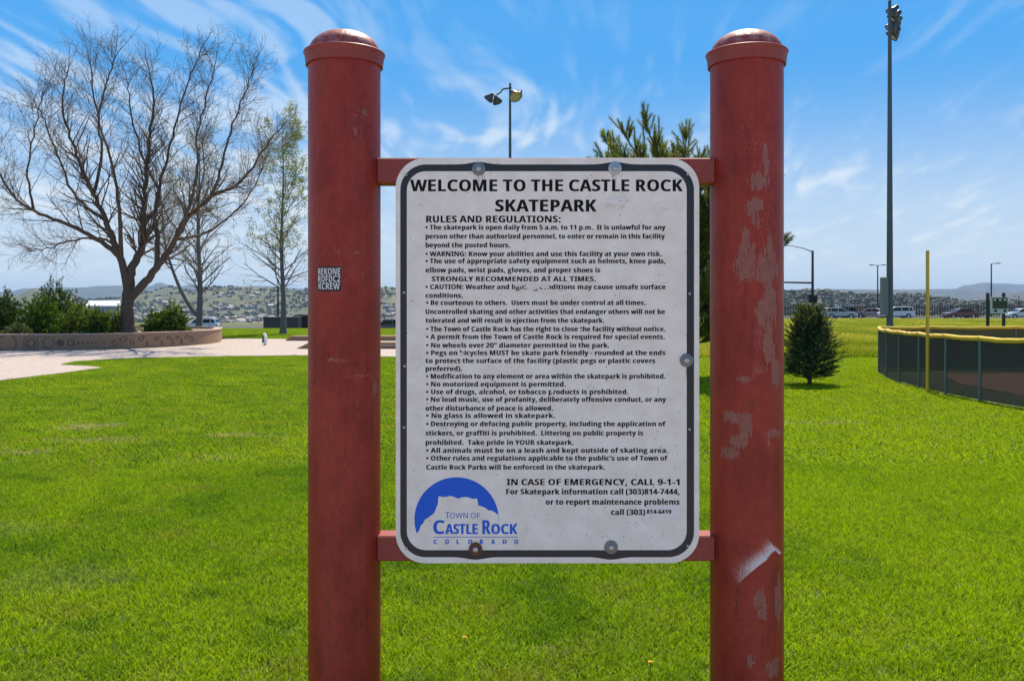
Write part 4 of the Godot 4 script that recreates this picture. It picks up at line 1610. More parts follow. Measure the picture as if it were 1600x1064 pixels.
func spruce() -> void:
	rng.seed = 57
	var t := thing("small_spruce", Vector3(6.12, 0, -18.4))
	tag(t, "small dark bluish spruce on the lawn right of the red posts", "tree")
	var m := MB.new()
	m.tube(PackedVector3Array([Vector3(0, -0.05, 0), Vector3(0, 0.3, 0), Vector3(0.01, 1.5, 0)]), PackedFloat32Array([0.05, 0.04, 0.01]), 8)
	part("trunk", m, M.bark, t)
	var wood := MB.new()
	var nd := MB.new()
	var cols := [Color(0.065, 0.11, 0.045), Color(0.095, 0.15, 0.06), Color(0.045, 0.085, 0.035), Color(0.15, 0.20, 0.08)]
	var fresh := [Color(0.24, 0.23, 0.05), Color(0.18, 0.19, 0.045), Color(0.28, 0.24, 0.06)]
	for k in 230:
		var u := (k + 0.5) / 230.0
		var h := lerpf(0.14, 1.44, u)
		var a := k * 2.399 + rnd(-0.25, 0.25)
		var reach := 0.66 * pow(1.0 - u * 0.80, 0.62) * (0.78 + 0.22 * ss(0.0, 0.16, u)) * rnd(0.72, 1.12)
		var dir := Vector3(cos(a), lerpf(-0.05, 0.8, u), sin(a)).normalized()
		var top := Vector3(0, h, 0)
		var tip := top + dir * reach + Vector3.UP * reach * 0.18
		wood.tube(PackedVector3Array([top, top + dir * reach * 0.6, tip]), PackedFloat32Array([0.009, 0.006, 0.003]), 4)
		var pal := fresh if (u > 0.70 and rng.randf() < 0.6) or rng.randf() < 0.10 else cols
		shoot(nd, top.lerp(tip, 0.2), (tip - top).normalized(), reach * 0.85, 0.036, 0.0052, 90, pal[rng.randi() % pal.size()])
		for s in 9:
			var f := rnd(0.3, 1.0)
			var sd := ((tip - top).normalized() + Vector3(rnd(-1, 1), rnd(-0.15, 0.6), rnd(-1, 1)) * 0.8).normalized()
			shoot(nd, top.lerp(tip, f), sd, reach * rnd(0.22, 0.42), 0.034, 0.0052, 44, pal[rng.randi() % pal.size()])
	part("branches", wood, M.bark, t)
	part("crown", nd, M.needle, t)


# ---------------------------------------------------------------- ball field
func ball_field() -> void:
	var line := []
	for p in [[8.9, 10.5], [8.45, 12.4], [8.05, 14.0], [7.95, 15.2], [7.95, 16.4], [8.05, 17.7], [8.22, 19.0], [8.5, 20.3], [8.9, 21.7], [9.4, 22.9], [10.9, 23.3], [13.0, 23.1], [15.0, 22.9], [17.5, 22.7], [20.0, 22.5]]:
		line.append(Vector3(p[0], 0, -p[1]))
	for p in line:
		field_poly.append(Vector2(p.x, -p.z))
	field_poly.append(Vector2(30, 22))
	field_poly.append(Vector2(30, 9))
	flat_sheet("infield", PackedVector2Array([Vector2(9.6, 10.0), Vector2(9.1, 14.0), Vector2(9.3, 18.5), Vector2(10.2, 21.3), Vector2(14.0, 21.6), Vector2(24, 21), Vector2(24, 10.0)]), 0.012, M.field_dirt)
	rng.seed = 71
	var t := thing("outfield_fence", Vector3.ZERO)
	tag(t, "low dark mesh outfield fence with a bright yellow top tube", "fence")
	var top := 1.06
	for k in line.size():
		var p: Vector3 = line[k]
		var m := MB.new()
		m.tube(PackedVector3Array([p + Vector3(0, -0.1, 0), p + Vector3(0, top, 0)]), PackedFloat32Array([0.026, 0.026]), 8)
		part("post", m, M.fence_post, t)
		if k == line.size() - 1:
			break
		var q: Vector3 = line[k + 1]
		var along := (q - p).normalized()
		var out := Vector3(along.z, 0, -along.x)
		if out.dot(Vector3(16, 0, -16) - p) > 0:
			out = -out
		m = MB.new()
		var ca := 10
		var ch := 6
		var ripple := rnd(0, 9)
		var base := m.v.size()
		for j in ch + 1:
			for i in ca + 1:
				var u := float(i) / ca
				var w := float(j) / ch
				var bow := sin(u * PI) * (0.02 + 0.02 * sin(w * 3.0 + ripple)) + 0.008 * sin(u * 17.0 + w * 5.0 + ripple)
				m.add(p.lerp(q, u) + Vector3.UP * (0.03 + (top - 0.05) * w - 0.02 * sin(u * PI) * w) - out * (bow * sin(w * PI)), out)
		for j in ch:
			for i in ca:
				var s := base + j * (ca + 1) + i
				if along.cross(Vector3.UP).dot(out) > 0:
					m.face(s, s + 1, s + ca + 2)
					m.face(s, s + ca + 2, s + ca + 1)
				else:
					m.face(s, s + ca + 2, s + 1)
					m.face(s, s + ca + 1, s + ca + 2)
		part("mesh_panel", m, M.net, t)
		var pts := PackedVector3Array()
		var rads := PackedFloat32Array()
		for i in 9:
			var u := i / 8.0
			pts.append(p.lerp(q, u) + Vector3.UP * (top + 0.015 - 0.018 * sin(u * PI) + rnd(-0.006, 0.006)))
			rads.append(0.043 + rnd(-0.003, 0.003))
		m = MB.new()
		m.tube(pts, rads, 10, true)
		part("top_tube", m, M.yellow_cap, t)
	var pole := MB.new()
	pole.tube(PackedVector3Array([Vector3(7.78, -0.1, -16.75), Vector3(7.78, 2.66, -16.75)]), PackedFloat32Array([0.031, 0.031]), 12, true)
	var fp := part("foul_pole", pole, M.yellow_paint)
	tag(fp, "thin yellow foul pole standing in front of the dark mesh fence", "pole")
	# scoreboard
	var s := thing("scoreboard", Vector3(32.45, 0, -60.0))
	tag(s, "small dark green scoreboard on two black posts beyond the fence", "scoreboard")
	for x in [-0.55, 0.52]:
		var m := MB.new()
		m.box(Vector3(x, 1.23, 0), Vector3(0.17, 2.66, 0.17), Basis.IDENTITY, 0.01)
		part("post", m, M.dark_pole, s)
	var m := MB.new()
	m.box(Vector3(0.12, 1.72, 0.14), Vector3(1.15, 1.1, 0.1), Basis.IDENTITY, 0.01)
	part("board_back", m, mat("board_white", lin(0.55, 0.58, 0.5), 0.6), s)
	m = MB.new()
	m.box(Vector3(0.17, 1.87, 0.196), Vector3(1.0, 0.74, 0.02))
	part("display_face", m, mat("board_green", lin(0.03, 0.045, 0.012), 0.5), s)
	for x in [-0.18, 0.17, 0.5]:
		m = MB.new()
		m.box(Vector3(x, 2.1, 0.21), Vector3(0.16, 0.14, 0.02))
		part("number_window", m, M.board_white, s)
	for x in [-0.13, 0.5]:
		m = MB.new()
		m.box(Vector3(x, 1.36, 0.196), Vector3(0.2, 0.16, 0.02))
		part("number_window", m, M.dark_pole, s)


# ---------------------------------------------------------------- poles
func floodlight(parent: Node3D, at: Vector3, turn: float, tilt: float, size: float) -> void:
	var xf := Transform3D(Basis(Vector3.UP, turn) * Basis(Vector3.RIGHT, tilt), at)
	var m := MB.new()
	# a bowl that opens along local -y
	m.smooth_lathe([Vector2(0.34, -0.26), Vector2(0.36, -0.24), Vector2(0.33, -0.12), Vector2(0.24, 0.05), Vector2(0.14, 0.14), Vector2(0.12, 0.30), Vector2(0.08, 0.34), Vector2(0.0, 0.35)].map(func(p): return p * size), 18, xf)
	var b := part("floodlight", m, M.fixture, parent)
	m = MB.new()
	m.lathe([Vector2(0.0, -0.22), Vector2(0.335, -0.22)].map(func(p): return p * size), 18, xf)
	part("lens", m, M.lens, b)


func poles() -> void:
	# near field light at the right, with a cabinet on the pole
	var t := thing("field_light_pole", Vector3(19.0, 0, -45.0))
	tag(t, "tall grey field light pole with a cluster of floodlights at its top right", "light pole", "field light poles")
	var m := MB.new()
	m.tube(PackedVector3Array([Vector3(0, -0.2, 0), Vector3(0, 8, 0), Vector3(0, 17.0, 0)]), PackedFloat32Array([0.175, 0.13, 0.08]), 14, true)
	part("pole", m, M.grey_pole, t)
	m = MB.new()
	m.box(Vector3(-0.30, 2.15, 0.05), Vector3(0.30, 1.9, 0.35), Basis.IDENTITY, 0.015)
	var cab := part("cabinet", m, M.galvanised, t)
	m = MB.new()
	m.box(Vector3(-0.14, 1.5, 0.05), Vector3(0.10, 0.08, 0.06))
	m.box(Vector3(-0.14, 2.8, 0.05), Vector3(0.10, 0.08, 0.06))
	part("bracket", m, M.dark_pole, cab)
	for y in [16.55, 15.75]:
		m = MB.new()
		m.tube(PackedVector3Array([Vector3(-0.1, y, 0), Vector3(0.5, y, -0.5), Vector3(0.95, y + 0.05, -1.1)]), PackedFloat32Array([0.06, 0.06, 0.05]), 8, true)
		part("arm", m, M.grey_pole, t)
	for f in [[0.32, 16.6, -0.3, 0.9], [0.6, 16.45, -0.7, 1.0], [0.85, 16.3, -1.1, 0.9], [0.28, 15.8, -0.3, 0.9], [0.55, 15.6, -0.7, 1.0], [0.8, 15.75, -1.1, 0.8], [0.7, 16.0, -0.9, 0.8]]:
		floodlight(t, Vector3(f[0], f[1], f[2]), deg_to_rad(70), 0.75, f[3])
	# far field light behind the board
	t = thing("field_light_pole", Vector3(-0.15, 0, -70.0))
	tag(t, "slender field light pole with two floodlight pairs rising above the rules board", "light pole", "field light poles")
	m = MB.new()
	m.tube(PackedVector3Array([Vector3(0, -0.2, 0), Vector3(0, 9, 0), Vector3(0, 19.1, 0)]), PackedFloat32Array([0.17, 0.13, 0.085]), 12, true)
	part("pole", m, M.grey_pole, t)
	m = MB.new()
	m.tube(PackedVector3Array([Vector3(0.12, 18.75, 0), Vector3(-0.55, 18.6, 0.2), Vector3(-0.75, 18.3, 0.3), Vector3(-1.15, 18.05, 0.4)]), PackedFloat32Array([0.07, 0.07, 0.06, 0.06]), 8, true)
	part("arm", m, M.grey_pole, t)
	m = MB.new()
	m.tube(PackedVector3Array([Vector3(0, 18.5, 0), Vector3(0.45, 18.45, 0.1), Vector3(0.8, 18.55, 0.0)]), PackedFloat32Array([0.07, 0.06, 0.05]), 8, true)
	part("arm", m, M.grey_pole, t)
	floodlight(t, Vector3(0.35, 18.15, 0.25), deg_to_rad(20), -0.75, 1.35)
	floodlight(t, Vector3(0.75, 18.35, -0.2), deg_to_rad(120), 0.6, 0.9)
	floodlight(t, Vector3(-1.55, 17.9, 0.5), deg_to_rad(60), 0.8, 1.1)
	floodlight(t, Vector3(-1.05, 17.75, 0.3), deg_to_rad(-30), 0.7, 1.1)
	# traffic signal with mast arm
	t = thing("traffic_signal", Vector3(42.0, 0, -125.0))
	tag(t, "dark traffic signal pole with mast arm and lamp arm beside the right red post", "traffic signal")
	m = MB.new()
	m.tube(PackedVector3Array([Vector3(0, -0.1, 0), Vector3(0, 9.5, 0)]), PackedFloat32Array([0.21, 0.15]), 12, true)
	part("pole", m, M.dark_pole, t)
	m = MB.new()
	m.tube(PackedVector3Array([Vector3(0, 5.0, 0), Vector3(-5, 5.1, 0), Vector3(-11, 5.3, 0)]), PackedFloat32Array([0.15, 0.12, 0.08]), 10, true)
	part("mast_arm", m, M.dark_pole, t)
	m = MB.new()
	m.tube(PackedVector3Array([Vector3(0, 9.3, 0), Vector3(-1.2, 9.8, 0), Vector3(-2.8, 10.15, 0), Vector3(-4.2, 10.2, 0)]), PackedFloat32Array([0.07, 0.06, 0.05, 0.05]), 8, true)
	var arm := part("lamp_arm", m, M.grey_pole, t)
	m = MB.new()
	m.box(Vector3(-4.5, 10.18, 0), Vector3(0.8, 0.14, 0.35), Basis.IDENTITY, 0.04)
	part("lamp_head", m, M.grey_pole, arm)
	for p in [Vector3(-0.42, 2.85, 0.1), Vector3(0.34, 2.7, 0.1), Vector3(-6.5, 5.0, 0.15)]:
		m = MB.new()
		m.box(p, Vector3(0.4, 1.15, 0.3), Basis.IDENTITY, 0.03)
		var head := part("signal_head", m, M.dark_pole, t)
		for y in [-0.35, 0.0, 0.35]:
			m = MB.new()
			m.smooth_lathe([Vector2(0.15, 0), Vector2(0.15, 0.2)], 12, Transform3D(Basis(Vector3.RIGHT, PI * 0.5), p + Vector3(0, y, 0.15)))
			part("visor", m, M.dark_pole, head)
	m = MB.new()
	m.box(Vector3(0.05, 1.75, 0.25), Vector3(0.4, 0.4, 0.25), Basis.IDENTITY, 0.03)
	part("walk_signal", m, M.dark_pole, t)
	# street lamps
	street_lamp("double-headed street lamp between the spruce and the tall field light", Vector3(61.3, 0, -150.0), 8.6, true)
	street_lamp("single-armed street lamp standing just behind the scoreboard", Vector3(75.0, 0, -140.0), 8.4, false)
	street_lamp("short far street lamp at the right edge of the picture", Vector3(119.0, -0.8, -210.0), 4.9, false, -1.0)
	# utility pole far left
	t = thing("utility_pole", Vector3(-34.0, -1.5, -130.0))
	tag(t, "dark wooden utility pole just left of the slender leafing tree", "utility pole")
	m = MB.new()
	m.tube(PackedVector3Array([Vector3(0, -0.5, 0), Vector3(0, 6.2, 0)]), PackedFloat32Array([0.16, 0.12]), 8, true)
	part("pole", m, M.dark_pole, t)
	m = MB.new()
	m.box(Vector3(0, 5.9, 0), Vector3(1.5, 0.12, 0.12))
	part("crossarm", m, M.dark_pole, t)


func street_lamp(label: String, at: Vector3, h: float, double: bool, side := 1.0) -> void:
	var t := thing("street_lamp", at)
	tag(t, label, "street lamp", "street lamps along the road")
	var m := MB.new()
	m.tube(PackedVector3Array([Vector3(0, -0.3, 0), Vector3(0, h, 0)]), PackedFloat32Array([0.13, 0.085]), 10, true)
	part("pole", m, M.dark_pole, t)
	for s in [-1.0, 1.0] if double else [side]:
		m = MB.new()
		m.tube(PackedVector3Array([Vector3(0, h - 0.25, 0), Vector3(s * 0.25, h + 0.02, 0), Vector3(s * 0.75, h + 0.08, 0)]), PackedFloat32Array([0.05, 0.05, 0.045]), 6, true)
		var arm := part("arm", m, M.dark_pole, t)
		m = MB.new()
		m.box(Vector3(s * 1.05, h + 0.07, 0), Vector3(0.7, 0.15, 0.32), Basis.IDENTITY, 0.05)
		part("lamp_head", m, M.grey_pole, arm)


# ---------------------------------------------------------------- road and cars
func car(called: String, label: String, at: Vector3, turn: float, paint: Material, kind: String, category := "car", group := "cars on the road") -> Node3D:
	var t := thing(called, at, turn)
	tag(t, label, category, group)
	var low := PackedVector2Array()
	var roof := PackedVector2Array()
	var glass := []
	var w := 1.84
	var wb := [-1.36, 1.36]
	if kind == "suv":
		for p in [[-2.25, 0.42], [-2.2, 0.30], [2.2, 0.30], [2.28, 0.45], [2.27, 0.75], [2.1, 0.93], [1.2, 1.04], [-2.2, 1.08], [-2.3, 0.75]]:
			low.append(Vector2(p[0], p[1]))
		for p in [[-2.22, 1.06], [1.25, 1.02], [0.55, 1.60], [0.2, 1.68], [-1.5, 1.70], [-1.95, 1.62]]:
			roof.append(Vector2(p[0], p[1]))
		glass = [[[-0.42, 1.08], [1.0, 1.07], [0.45, 1.55], [-0.42, 1.58]], [[-1.45, 1.09], [-0.52, 1.08], [-0.52, 1.58], [-1.4, 1.58]], [[-2.02, 1.12], [-1.53, 1.10], [-1.5, 1.57], [-1.85, 1.54]]]
	elif kind == "sedan":
		for p in [[-2.3, 0.45], [-2.2, 0.26], [2.2, 0.26], [2.32, 0.42], [2.28, 0.62], [2.05, 0.78], [1.1, 0.92], [-1.6, 0.96], [-2.25, 0.92], [-2.34, 0.7]]:
			low.append(Vector2(p[0], p[1]))
		for p in [[-1.95, 0.94], [1.2, 0.90], [0.45, 1.34], [0.0, 1.44], [-0.7, 1.44], [-1.3, 1.30]]:
			roof.append(Vector2(p[0], p[1]))
		glass = [[[-0.25, 0.96], [0.95, 0.95], [0.36, 1.31], [-0.25, 1.37]], [[-1.35, 0.98], [-0.35, 0.97], [-0.35, 1.37], [-0.72, 1.37], [-1.12, 1.27]]]
	else:  # wagon
		for p in [[-2.25, 0.42], [-2.2, 0.28], [2.2, 0.28], [2.3, 0.45], [2.27, 0.68], [2.05, 0.84], [1.1, 0.97], [-2.2, 1.0], [-2.3, 0.7]]:
			low.append(Vector2(p[0], p[1]))
		for p in [[-2.2, 0.99], [1.15, 0.96], [0.4, 1.42], [0.0, 1.52], [-1.5, 1.54], [-1.85, 1.46]]:
			roof.append(Vector2(p[0], p[1]))
		glass = [[[-0.35, 1.01], [0.9, 1.0], [0.32, 1.39], [-0.35, 1.45]], [[-1.35, 1.02], [-0.45, 1.01], [-0.45, 1.45], [-1.3, 1.45]], [[-2.0, 1.04], [-1.45, 1.03], [-1.4, 1.45], [-1.78, 1.40]]]
	var m := MB.new()
	m.prism(low, -w * 0.5, w * 0.5, 0.06)
	part("body", m, paint, t)
	m = MB.new()
	m.prism(roof, -w * 0.5 + 0.05, w * 0.5 - 0.05, 0.05)
	var y0 := roof[0].y
	for k in m.v.size():
		m.v[k].z *= 1.0 - 0.30 * maxf(0.0, m.v[k].y - y0) / 0.7 * 0.6
	var cab := part("cabin", m, paint, t)
	for g in glass:
		var poly := PackedVector2Array()
		for p in g:
			poly.append(Vector2(p[0], p[1]))
		for s in [-1.0, 1.0]:
			m = MB.new()
			m.prism(poly, -0.01, 0.01)
			for k in m.v.size():
				var yy := m.v[k].y
				m.v[k].z += s * ((w * 0.5 - 0.05) * (1.0 - 0.30 * maxf(0.0, yy - y0) / 0.7 * 0.6) + 0.004)
			part("side_window", m, M.car_glass, cab)
	# windscreen and rear window lie on the sloped ends of the cabin
	for e in [[1, 2], [roof.size() - 1, 0]]:
		var a: Vector2 = roof[e[0]]
		var b: Vector2 = roof[e[1]]
		if e[0] != 1:
			a = roof[0]
			b = roof[roof.size() - 1]
		var n2 := Vector2((b - a).y, -(b - a).x).normalized() * (1.0 if e[0] == 1 else -1.0) * 0.012
		var p := a.lerp(b, 0.1) + n2
		var q := a.lerp(b, 0.9) + n2
		var hw := w * 0.5 - 0.16
		var hq := hw * (1.0 - 0.18 * maxf(0.0, q.y - y0) / 0.7)
		m = MB.new()
		if e[0] == 1:
			m.quad(Vector3(p.x, p.y, hw), Vector3(p.x, p.y, -hw), Vector3(q.x, q.y, -hq), Vector3(q.x, q.y, hq))
		else:
			m.quad(Vector3(p.x, p.y, -hw), Vector3(p.x, p.y, hw), Vector3(q.x, q.y, hq), Vector3(q.x, q.y, -hq))
		part("windscreen" if e[0] == 1 else "rear_window", m, M.car_glass, cab)
	for x in wb:
		for s in [-1.0, 1.0]:
			var xf := Transform3D(Basis(Vector3.RIGHT, PI * 0.5 * s), Vector3(x, 0.335, s * (w * 0.5 - 0.19)))
			m = MB.new()
			m.smooth_lathe([Vector2(0.20, 0.20), Vector2(0.30, 0.215), Vector2(0.335, 0.19), Vector2(0.335, 0.02), Vector2(0.2, 0.0)].map(func(p): return Vector2(p.x, p.y)), 20, xf)
			var wheel := part("wheel", m, M.tyre, t)
			m = MB.new()
			m.lathe([Vector2(0.215, 0.19), Vector2(0.19, 0.205), Vector2(0.06, 0.185), Vector2(0.0, 0.2)], 20, xf)
			part("rim", m, M.rim, wheel)
			m = MB.new()
			m.smooth_lathe([Vector2(0.37, 0.10), Vector2(0.40, 0.193), Vector2(0.36, 0.196)], 20, xf)
			part("wheel_arch", m, M.trim, wheel)
	for s in [-1.0, 1.0]:
		m = MB.new()
		m.box(Vector3(2.22, 0.68 if kind != "sedan" else 0.60, s * 0.66), Vector3(0.16, 0.13, 0.36), Basis.IDENTITY, 0.02)
		part("headlight", m, M.head_lamp, t)
		m = MB.new()
		m.box(Vector3(-2.24, 0.86 if kind != "sedan" else 0.78, s * 0.70), Vector3(0.16, 0.22 if kind != "sedan" else 0.13, 0.30), Basis.IDENTITY, 0.02)
		part("tail_light", m, M.tail_lamp, t)
	m = MB.new()
	m.box(Vector3(0, 0.36, 0), Vector3(2.0, 0.10, w + 0.012), Basis.IDENTITY, 0.02)
	part("sill", m, M.trim, t)
	return t


func gloss(called: String, c: Color) -> StandardMaterial3D:
	var m := mat(called, c, 0.3)
	m.clearcoat_enabled = true
	m.clearcoat = 0.8
	m.clearcoat_roughness = 0.06
	return m


func traffic() -> void:
	flat_sheet("road", PackedVector2Array([Vector2(18, 119), Vector2(240, 119), Vector2(240, 139), Vector2(18, 139)]), 0.008, M.asphalt)
	var m := MB.new()
	m.box(Vector3(130, 0.05, -118.6), Vector3(224, 0.22, 0.35), Basis.IDENTITY, 0.02)
	structure("kerb", m, M.concrete)
	m = MB.new()
	m.box(Vector3(130, 0.05, -139.6), Vector3(224, 0.22, 0.8), Basis.IDENTITY, 0.02)
	structure("kerb", m, M.concrete)
	var white := gloss("white_car", lin(0.68, 0.68, 0.67))
	var silver := gloss("silver_car", lin(0.40, 0.41, 0.42))
	var blue := gloss("slate_car", lin(0.07, 0.085, 0.12))
	var red := gloss("red_car", lin(0.16, 0.018, 0.02))
	var y := 0.012
	car("parked_car", "silver wagon on the road, partly hidden by the small spruce", Vector3(44.9, y, -123.0), 0.05, silver, "wagon")
	car("parked_car", "slate blue car just behind the silver wagon on the road", Vector3(48.3, y, -128.5), PI * 0.06, blue, "suv")
	car("parked_car", "white sport utility car passing behind the tall grey field light", Vector3(53.2, y, -124.0), PI, white, "suv")
	car("parked_car", "dark red sedan on the road left of the scoreboard", Vector3(61.6, y, -123.0), PI, red, "sedan")
	car("parked_car", "white sedan cut off by the right edge beside the scoreboard", Vector3(70.0, y, -123.0), PI, white, "sedan")
	car("parked_car", "pale reddish car just right of the flat-roofed shelter", Vector3(54.2, y, -135.0), PI * 0.8, gloss("rose_car", lin(0.42, 0.27, 0.24)), "sedan")
	# white car beyond the planter, dark trailers beyond the slender tree
	car("parked_car", "white car parked beyond the right end of the brown planter", Vector3(-40.3, -1.5, -116.0), PI, white, "suv", "car", "vehicles in the lower lot")
	flat_sheet("parking_lot", PackedVector2Array([Vector2(-75, 96), Vector2(2, 96), Vector2(2, 150), Vector2(-75, 150)]), -1.492, M.asphalt)
	car("parked_car", "small dark car glimpsed between the left post and the board", Vector3(-14.4, -1.5, -105.0), PI, blue, "suv", "car", "vehicles in the lower lot")
	var tr := thing("utility_trailer", Vector3(-26.9, -1.5, -105.0))
	tag(tr, "long dark olive box trailer behind the slender leafing tree", "trailer")
	m = MB.new()
	m.box(Vector3(0, 1.25, 0), Vector3(4.0, 1.35, 2.2), Basis.IDENTITY, 0.08)
	part("box_body", m, mat("olive_box", lin(0.045, 0.04, 0.03), 0.5), tr)
	m = MB.new()
	m.box(Vector3(0, 1.95, 0), Vector3(4.05, 0.06, 2.25), Basis.IDENTITY, 0.02)
	part("roof", m, mat("box_roof", lin(0.14, 0.14, 0.13), 0.5), tr)
	for x in [-0.6, 0.6]:
		m = MB.new()
		m.smooth_lathe([Vector2(0.0, 0.0), Vector2(0.30, 0.0), Vector2(0.34, 0.04), Vector2(0.34, 0.2), Vector2(0.0, 0.21)], 16, Transform3D(Basis(Vector3.RIGHT, PI * 0.5), Vector3(x, 0.34, 1.0)))
		part("wheel", m, M.tyre, tr)
	var dk := car("parked_car", "tall black vehicle next to the olive trailer, partly behind the left post", Vector3(-24.0, -1.5, -109.0), 0.0, gloss("black_car", lin(0.012, 0.012, 0.013)), "suv", "car", "vehicles in the lower lot")
	dk.scale = Vector3(1.25, 1.3, 1.1)
	# shelter with a flat white roof
	var s := thing("shelter", Vector3(58.5, 0, -155.0))
	tag(s, "small tan shelter with a flat white roof behind the parked cars", "building")
	m = MB.new()
	m.box(Vector3(0.7, 0.9, 0), Vector3(2.2, 1.8, 2.6), Basis.IDENTITY, 0.02)
	part("wall", m, mat("tan_wall", lin(0.36, 0.20, 0.14), 0.8), s)
	m = MB.new()
	m.box(Vector3(0, 1.9, 0), Vector3(4.1, 0.2, 3.2), Basis.IDENTITY, 0.03)
	part("roof", m, white, s)
	for x in [-1.85, -0.75]:
		m = MB.new()
		m.box(Vector3(x, 0.9, 1.2), Vector3(0.15, 1.8, 0.15), Basis.IDENTITY, 0.01)
		part("post", m, M.concrete, s)
	# dark barrier fence beyond the road
	var f := thing("barrier_fence", Vector3(0, 0, -146.0))
	tag(f, "long dark picket fence along the far side of the road", "fence")
	var pickets := MB.new()
	var x := 40.0
	while x < 130.0:
		pickets.box(Vector3(x, 1.05, 0), Vector3(0.20, 1.95, 0.05))
		x += 0.42
	var pk := part("pickets", pickets, M.fence_wood if M.has("fence_wood") else mat("fence_wood", lin(0.11, 0.09, 0.085), 0.9), f)
	pk.set_meta("kind", "stuff")
	for k in 46:
		m = MB.new()
		m.box(Vector3(40.0 + k * 2.0, 1.08, -0.09), Vector3(0.14, 2.16, 0.14), Basis.IDENTITY, 0.01)
		part("post", m, M.fence_wood, f)
	for yy in [0.5, 1.6]:
		m = MB.new()
		m.box(Vector3(85, yy, -0.06), Vector3(90, 0.1, 0.05))
		part("rail", m, M.fence_wood, f)
	# low rail by the roadside
	f = thing("guard_rail", Vector3(0, 0, -117.0))
	tag(f, "low brown roadside rail right of the yellow foul pole", "rail")
	m = MB.new()
	m.box(Vector3(57.6, 0.72, 0), Vector3(7.4, 0.12, 0.08), Basis.IDENTITY, 0.01)
	part("rail", m, M.fence_wood, f)
	for k in 4:
		m = MB.new()
		m.box(Vector3(54.3 + k * 2.2, 0.36, 0), Vector3(0.12, 0.76, 0.12), Basis.IDENTITY, 0.01)
		part("post", m, M.fence_wood, f)


# ---------------------------------------------------------------- the far town
func land_y(x: float, d: float) -> float:
	var y := ground_y(x, d)
	for r in ridges.slice(0, 2):
		if absf(d - r.d) < r.w * 2.3:
			y = maxf(y, ridge_y(r, x / d, d))
	return y


func scatter(called: String, label: String, category: String, m: Mesh, material: Material, spots: Array) -> void:
	var mm := MultiMesh.new()
	mm.transform_format = MultiMesh.TRANSFORM_3D
	mm.use_colors = true
	mm.mesh = m
	mm.instance_count = spots.size()
	for k in spots.size():
		mm.set_instance_transform(k, spots[k][0])
		mm.set_instance_color(k, spots[k][1])
	var o := MultiMeshInstance3D.new()
	o.name = numbered(called)
	o.multimesh = mm
	o.material_override = material
	add_child(o)
	tag(o, label, category, "", "stuff")


func crown_mesh(sd: int) -> ArrayMesh:
	# a ragged crown of leaf faces about one metre across, for woods seen kilometres away
	rng.seed = sd
	var m := MB.new()
	for k in 90:
		var d := rdir()
		var p := d * rnd(0.25, 0.5) * Vector3(1, 1.0, 1) + Vector3(0, 0.5, 0)
		var s := d.cross(rdir()).normalized() * 0.13
		var u := d.cross(s).normalized() * 0.13
		m.quad(p - s, p - u, p + s, p + u)
	m.tube(PackedVector3Array([Vector3(0, -0.3, 0), Vector3(0, 0.5, 0)]), PackedFloat32Array([0.05, 0.03]), 4)
	return m.mesh()


func far_left() -> void:
	rng.seed = 500
	var homes := []
	var tint := [Color(0.20, 0.17, 0.155), Color(0.27, 0.235, 0.21), Color(0.16, 0.125, 0.115), Color(0.34, 0.30, 0.28), Color(0.13, 0.13, 0.145)]
	for k in 800:
		var left := rng.randf() < 0.88
		var d := rnd(1350, 2650) if left else rnd(1150, 1420)
		var col := rnd(130, 700) if left else rnd(1180, 1640)
		var x := (col - 800.0) / 1400.0 * d
		if ridge_noise.get_noise_2d(x * 0.003, d * 0.003) < -0.05:
			continue
		homes.append([Transform3D(Basis(Vector3.UP, rnd(0, TAU)).scaled(Vector3.ONE * (rnd(0.7, 1.15) if left else rnd(0.4, 0.6))), Vector3(x, land_y(x, d) - 0.5, -d)), tint[rng.randi() % 5]])
	var hm := MB.new()
	hm.prism(PackedVector2Array([Vector2(-6, -1), Vector2(6, -1), Vector2(6, 5), Vector2(0, 8.4), Vector2(-6, 5)]), -8, 8)
	scatter("distant_town", "scattered grey and tan houses of the town far across the valley", "town", hm.mesh(), M.painted, homes)
	var woods := []
	for k in 15000:
		var left := rng.randf() < 0.6
		var d := rnd(1300, 3000) if left else rnd(1120, 1620)
		var col := rnd(60, 740) if left else rnd(1150, 1680)
		var x := (col - 800.0) / 1400.0 * d
		var nn := ridge_noise.get_noise_2d(x * 0.004 + 7.0, d * 0.006)
		if left and nn < rnd(-0.1, 0.30):
			continue
		var c := Color(0.055, 0.075, 0.035).lerp(Color(0.11, 0.125, 0.05), rng.randf()) if rng.randf() < 0.8 else Color(0.13, 0.11, 0.10)
		var s := 3.5 + 8.0 * pow(rng.randf(), 2.0)
		woods.append([Transform3D(Basis(Vector3.UP, rnd(0, TAU)).scaled(Vector3(s * rnd(0.9, 1.4), s, s)), Vector3(x, land_y(x, d) - 0.3, -d)), c])
	scatter("distant_woods", "dark tree cover mixed with the houses on the far slopes", "trees", crown_mesh(3), M.painted, woods)
	# large hall with a pale roof
	var t := thing("hall_building", Vector3(-684.0, -26.2, -1500.0), 0.25)
	tag(t, "large far building with a wide white roof left of the big trunk", "building")
	var m := MB.new()
	m.box(Vector3(0, 15, 0), Vector3(44, 30, 26))
	part("wall", m, mat("hall_wall", lin(0.22, 0.23, 0.26), 0.8), t)
	m = MB.new()
	m.prism(PackedVector2Array([Vector2(-16, 30), Vector2(16, 30), Vector2(0, 39)]), -25, 25, 0.2, Transform3D(Basis(Vector3.UP, PI * 0.5), Vector3.ZERO))
	part("roof", m, mat("hall_roof", lin(0.75, 0.76, 0.78), 0.6), t)


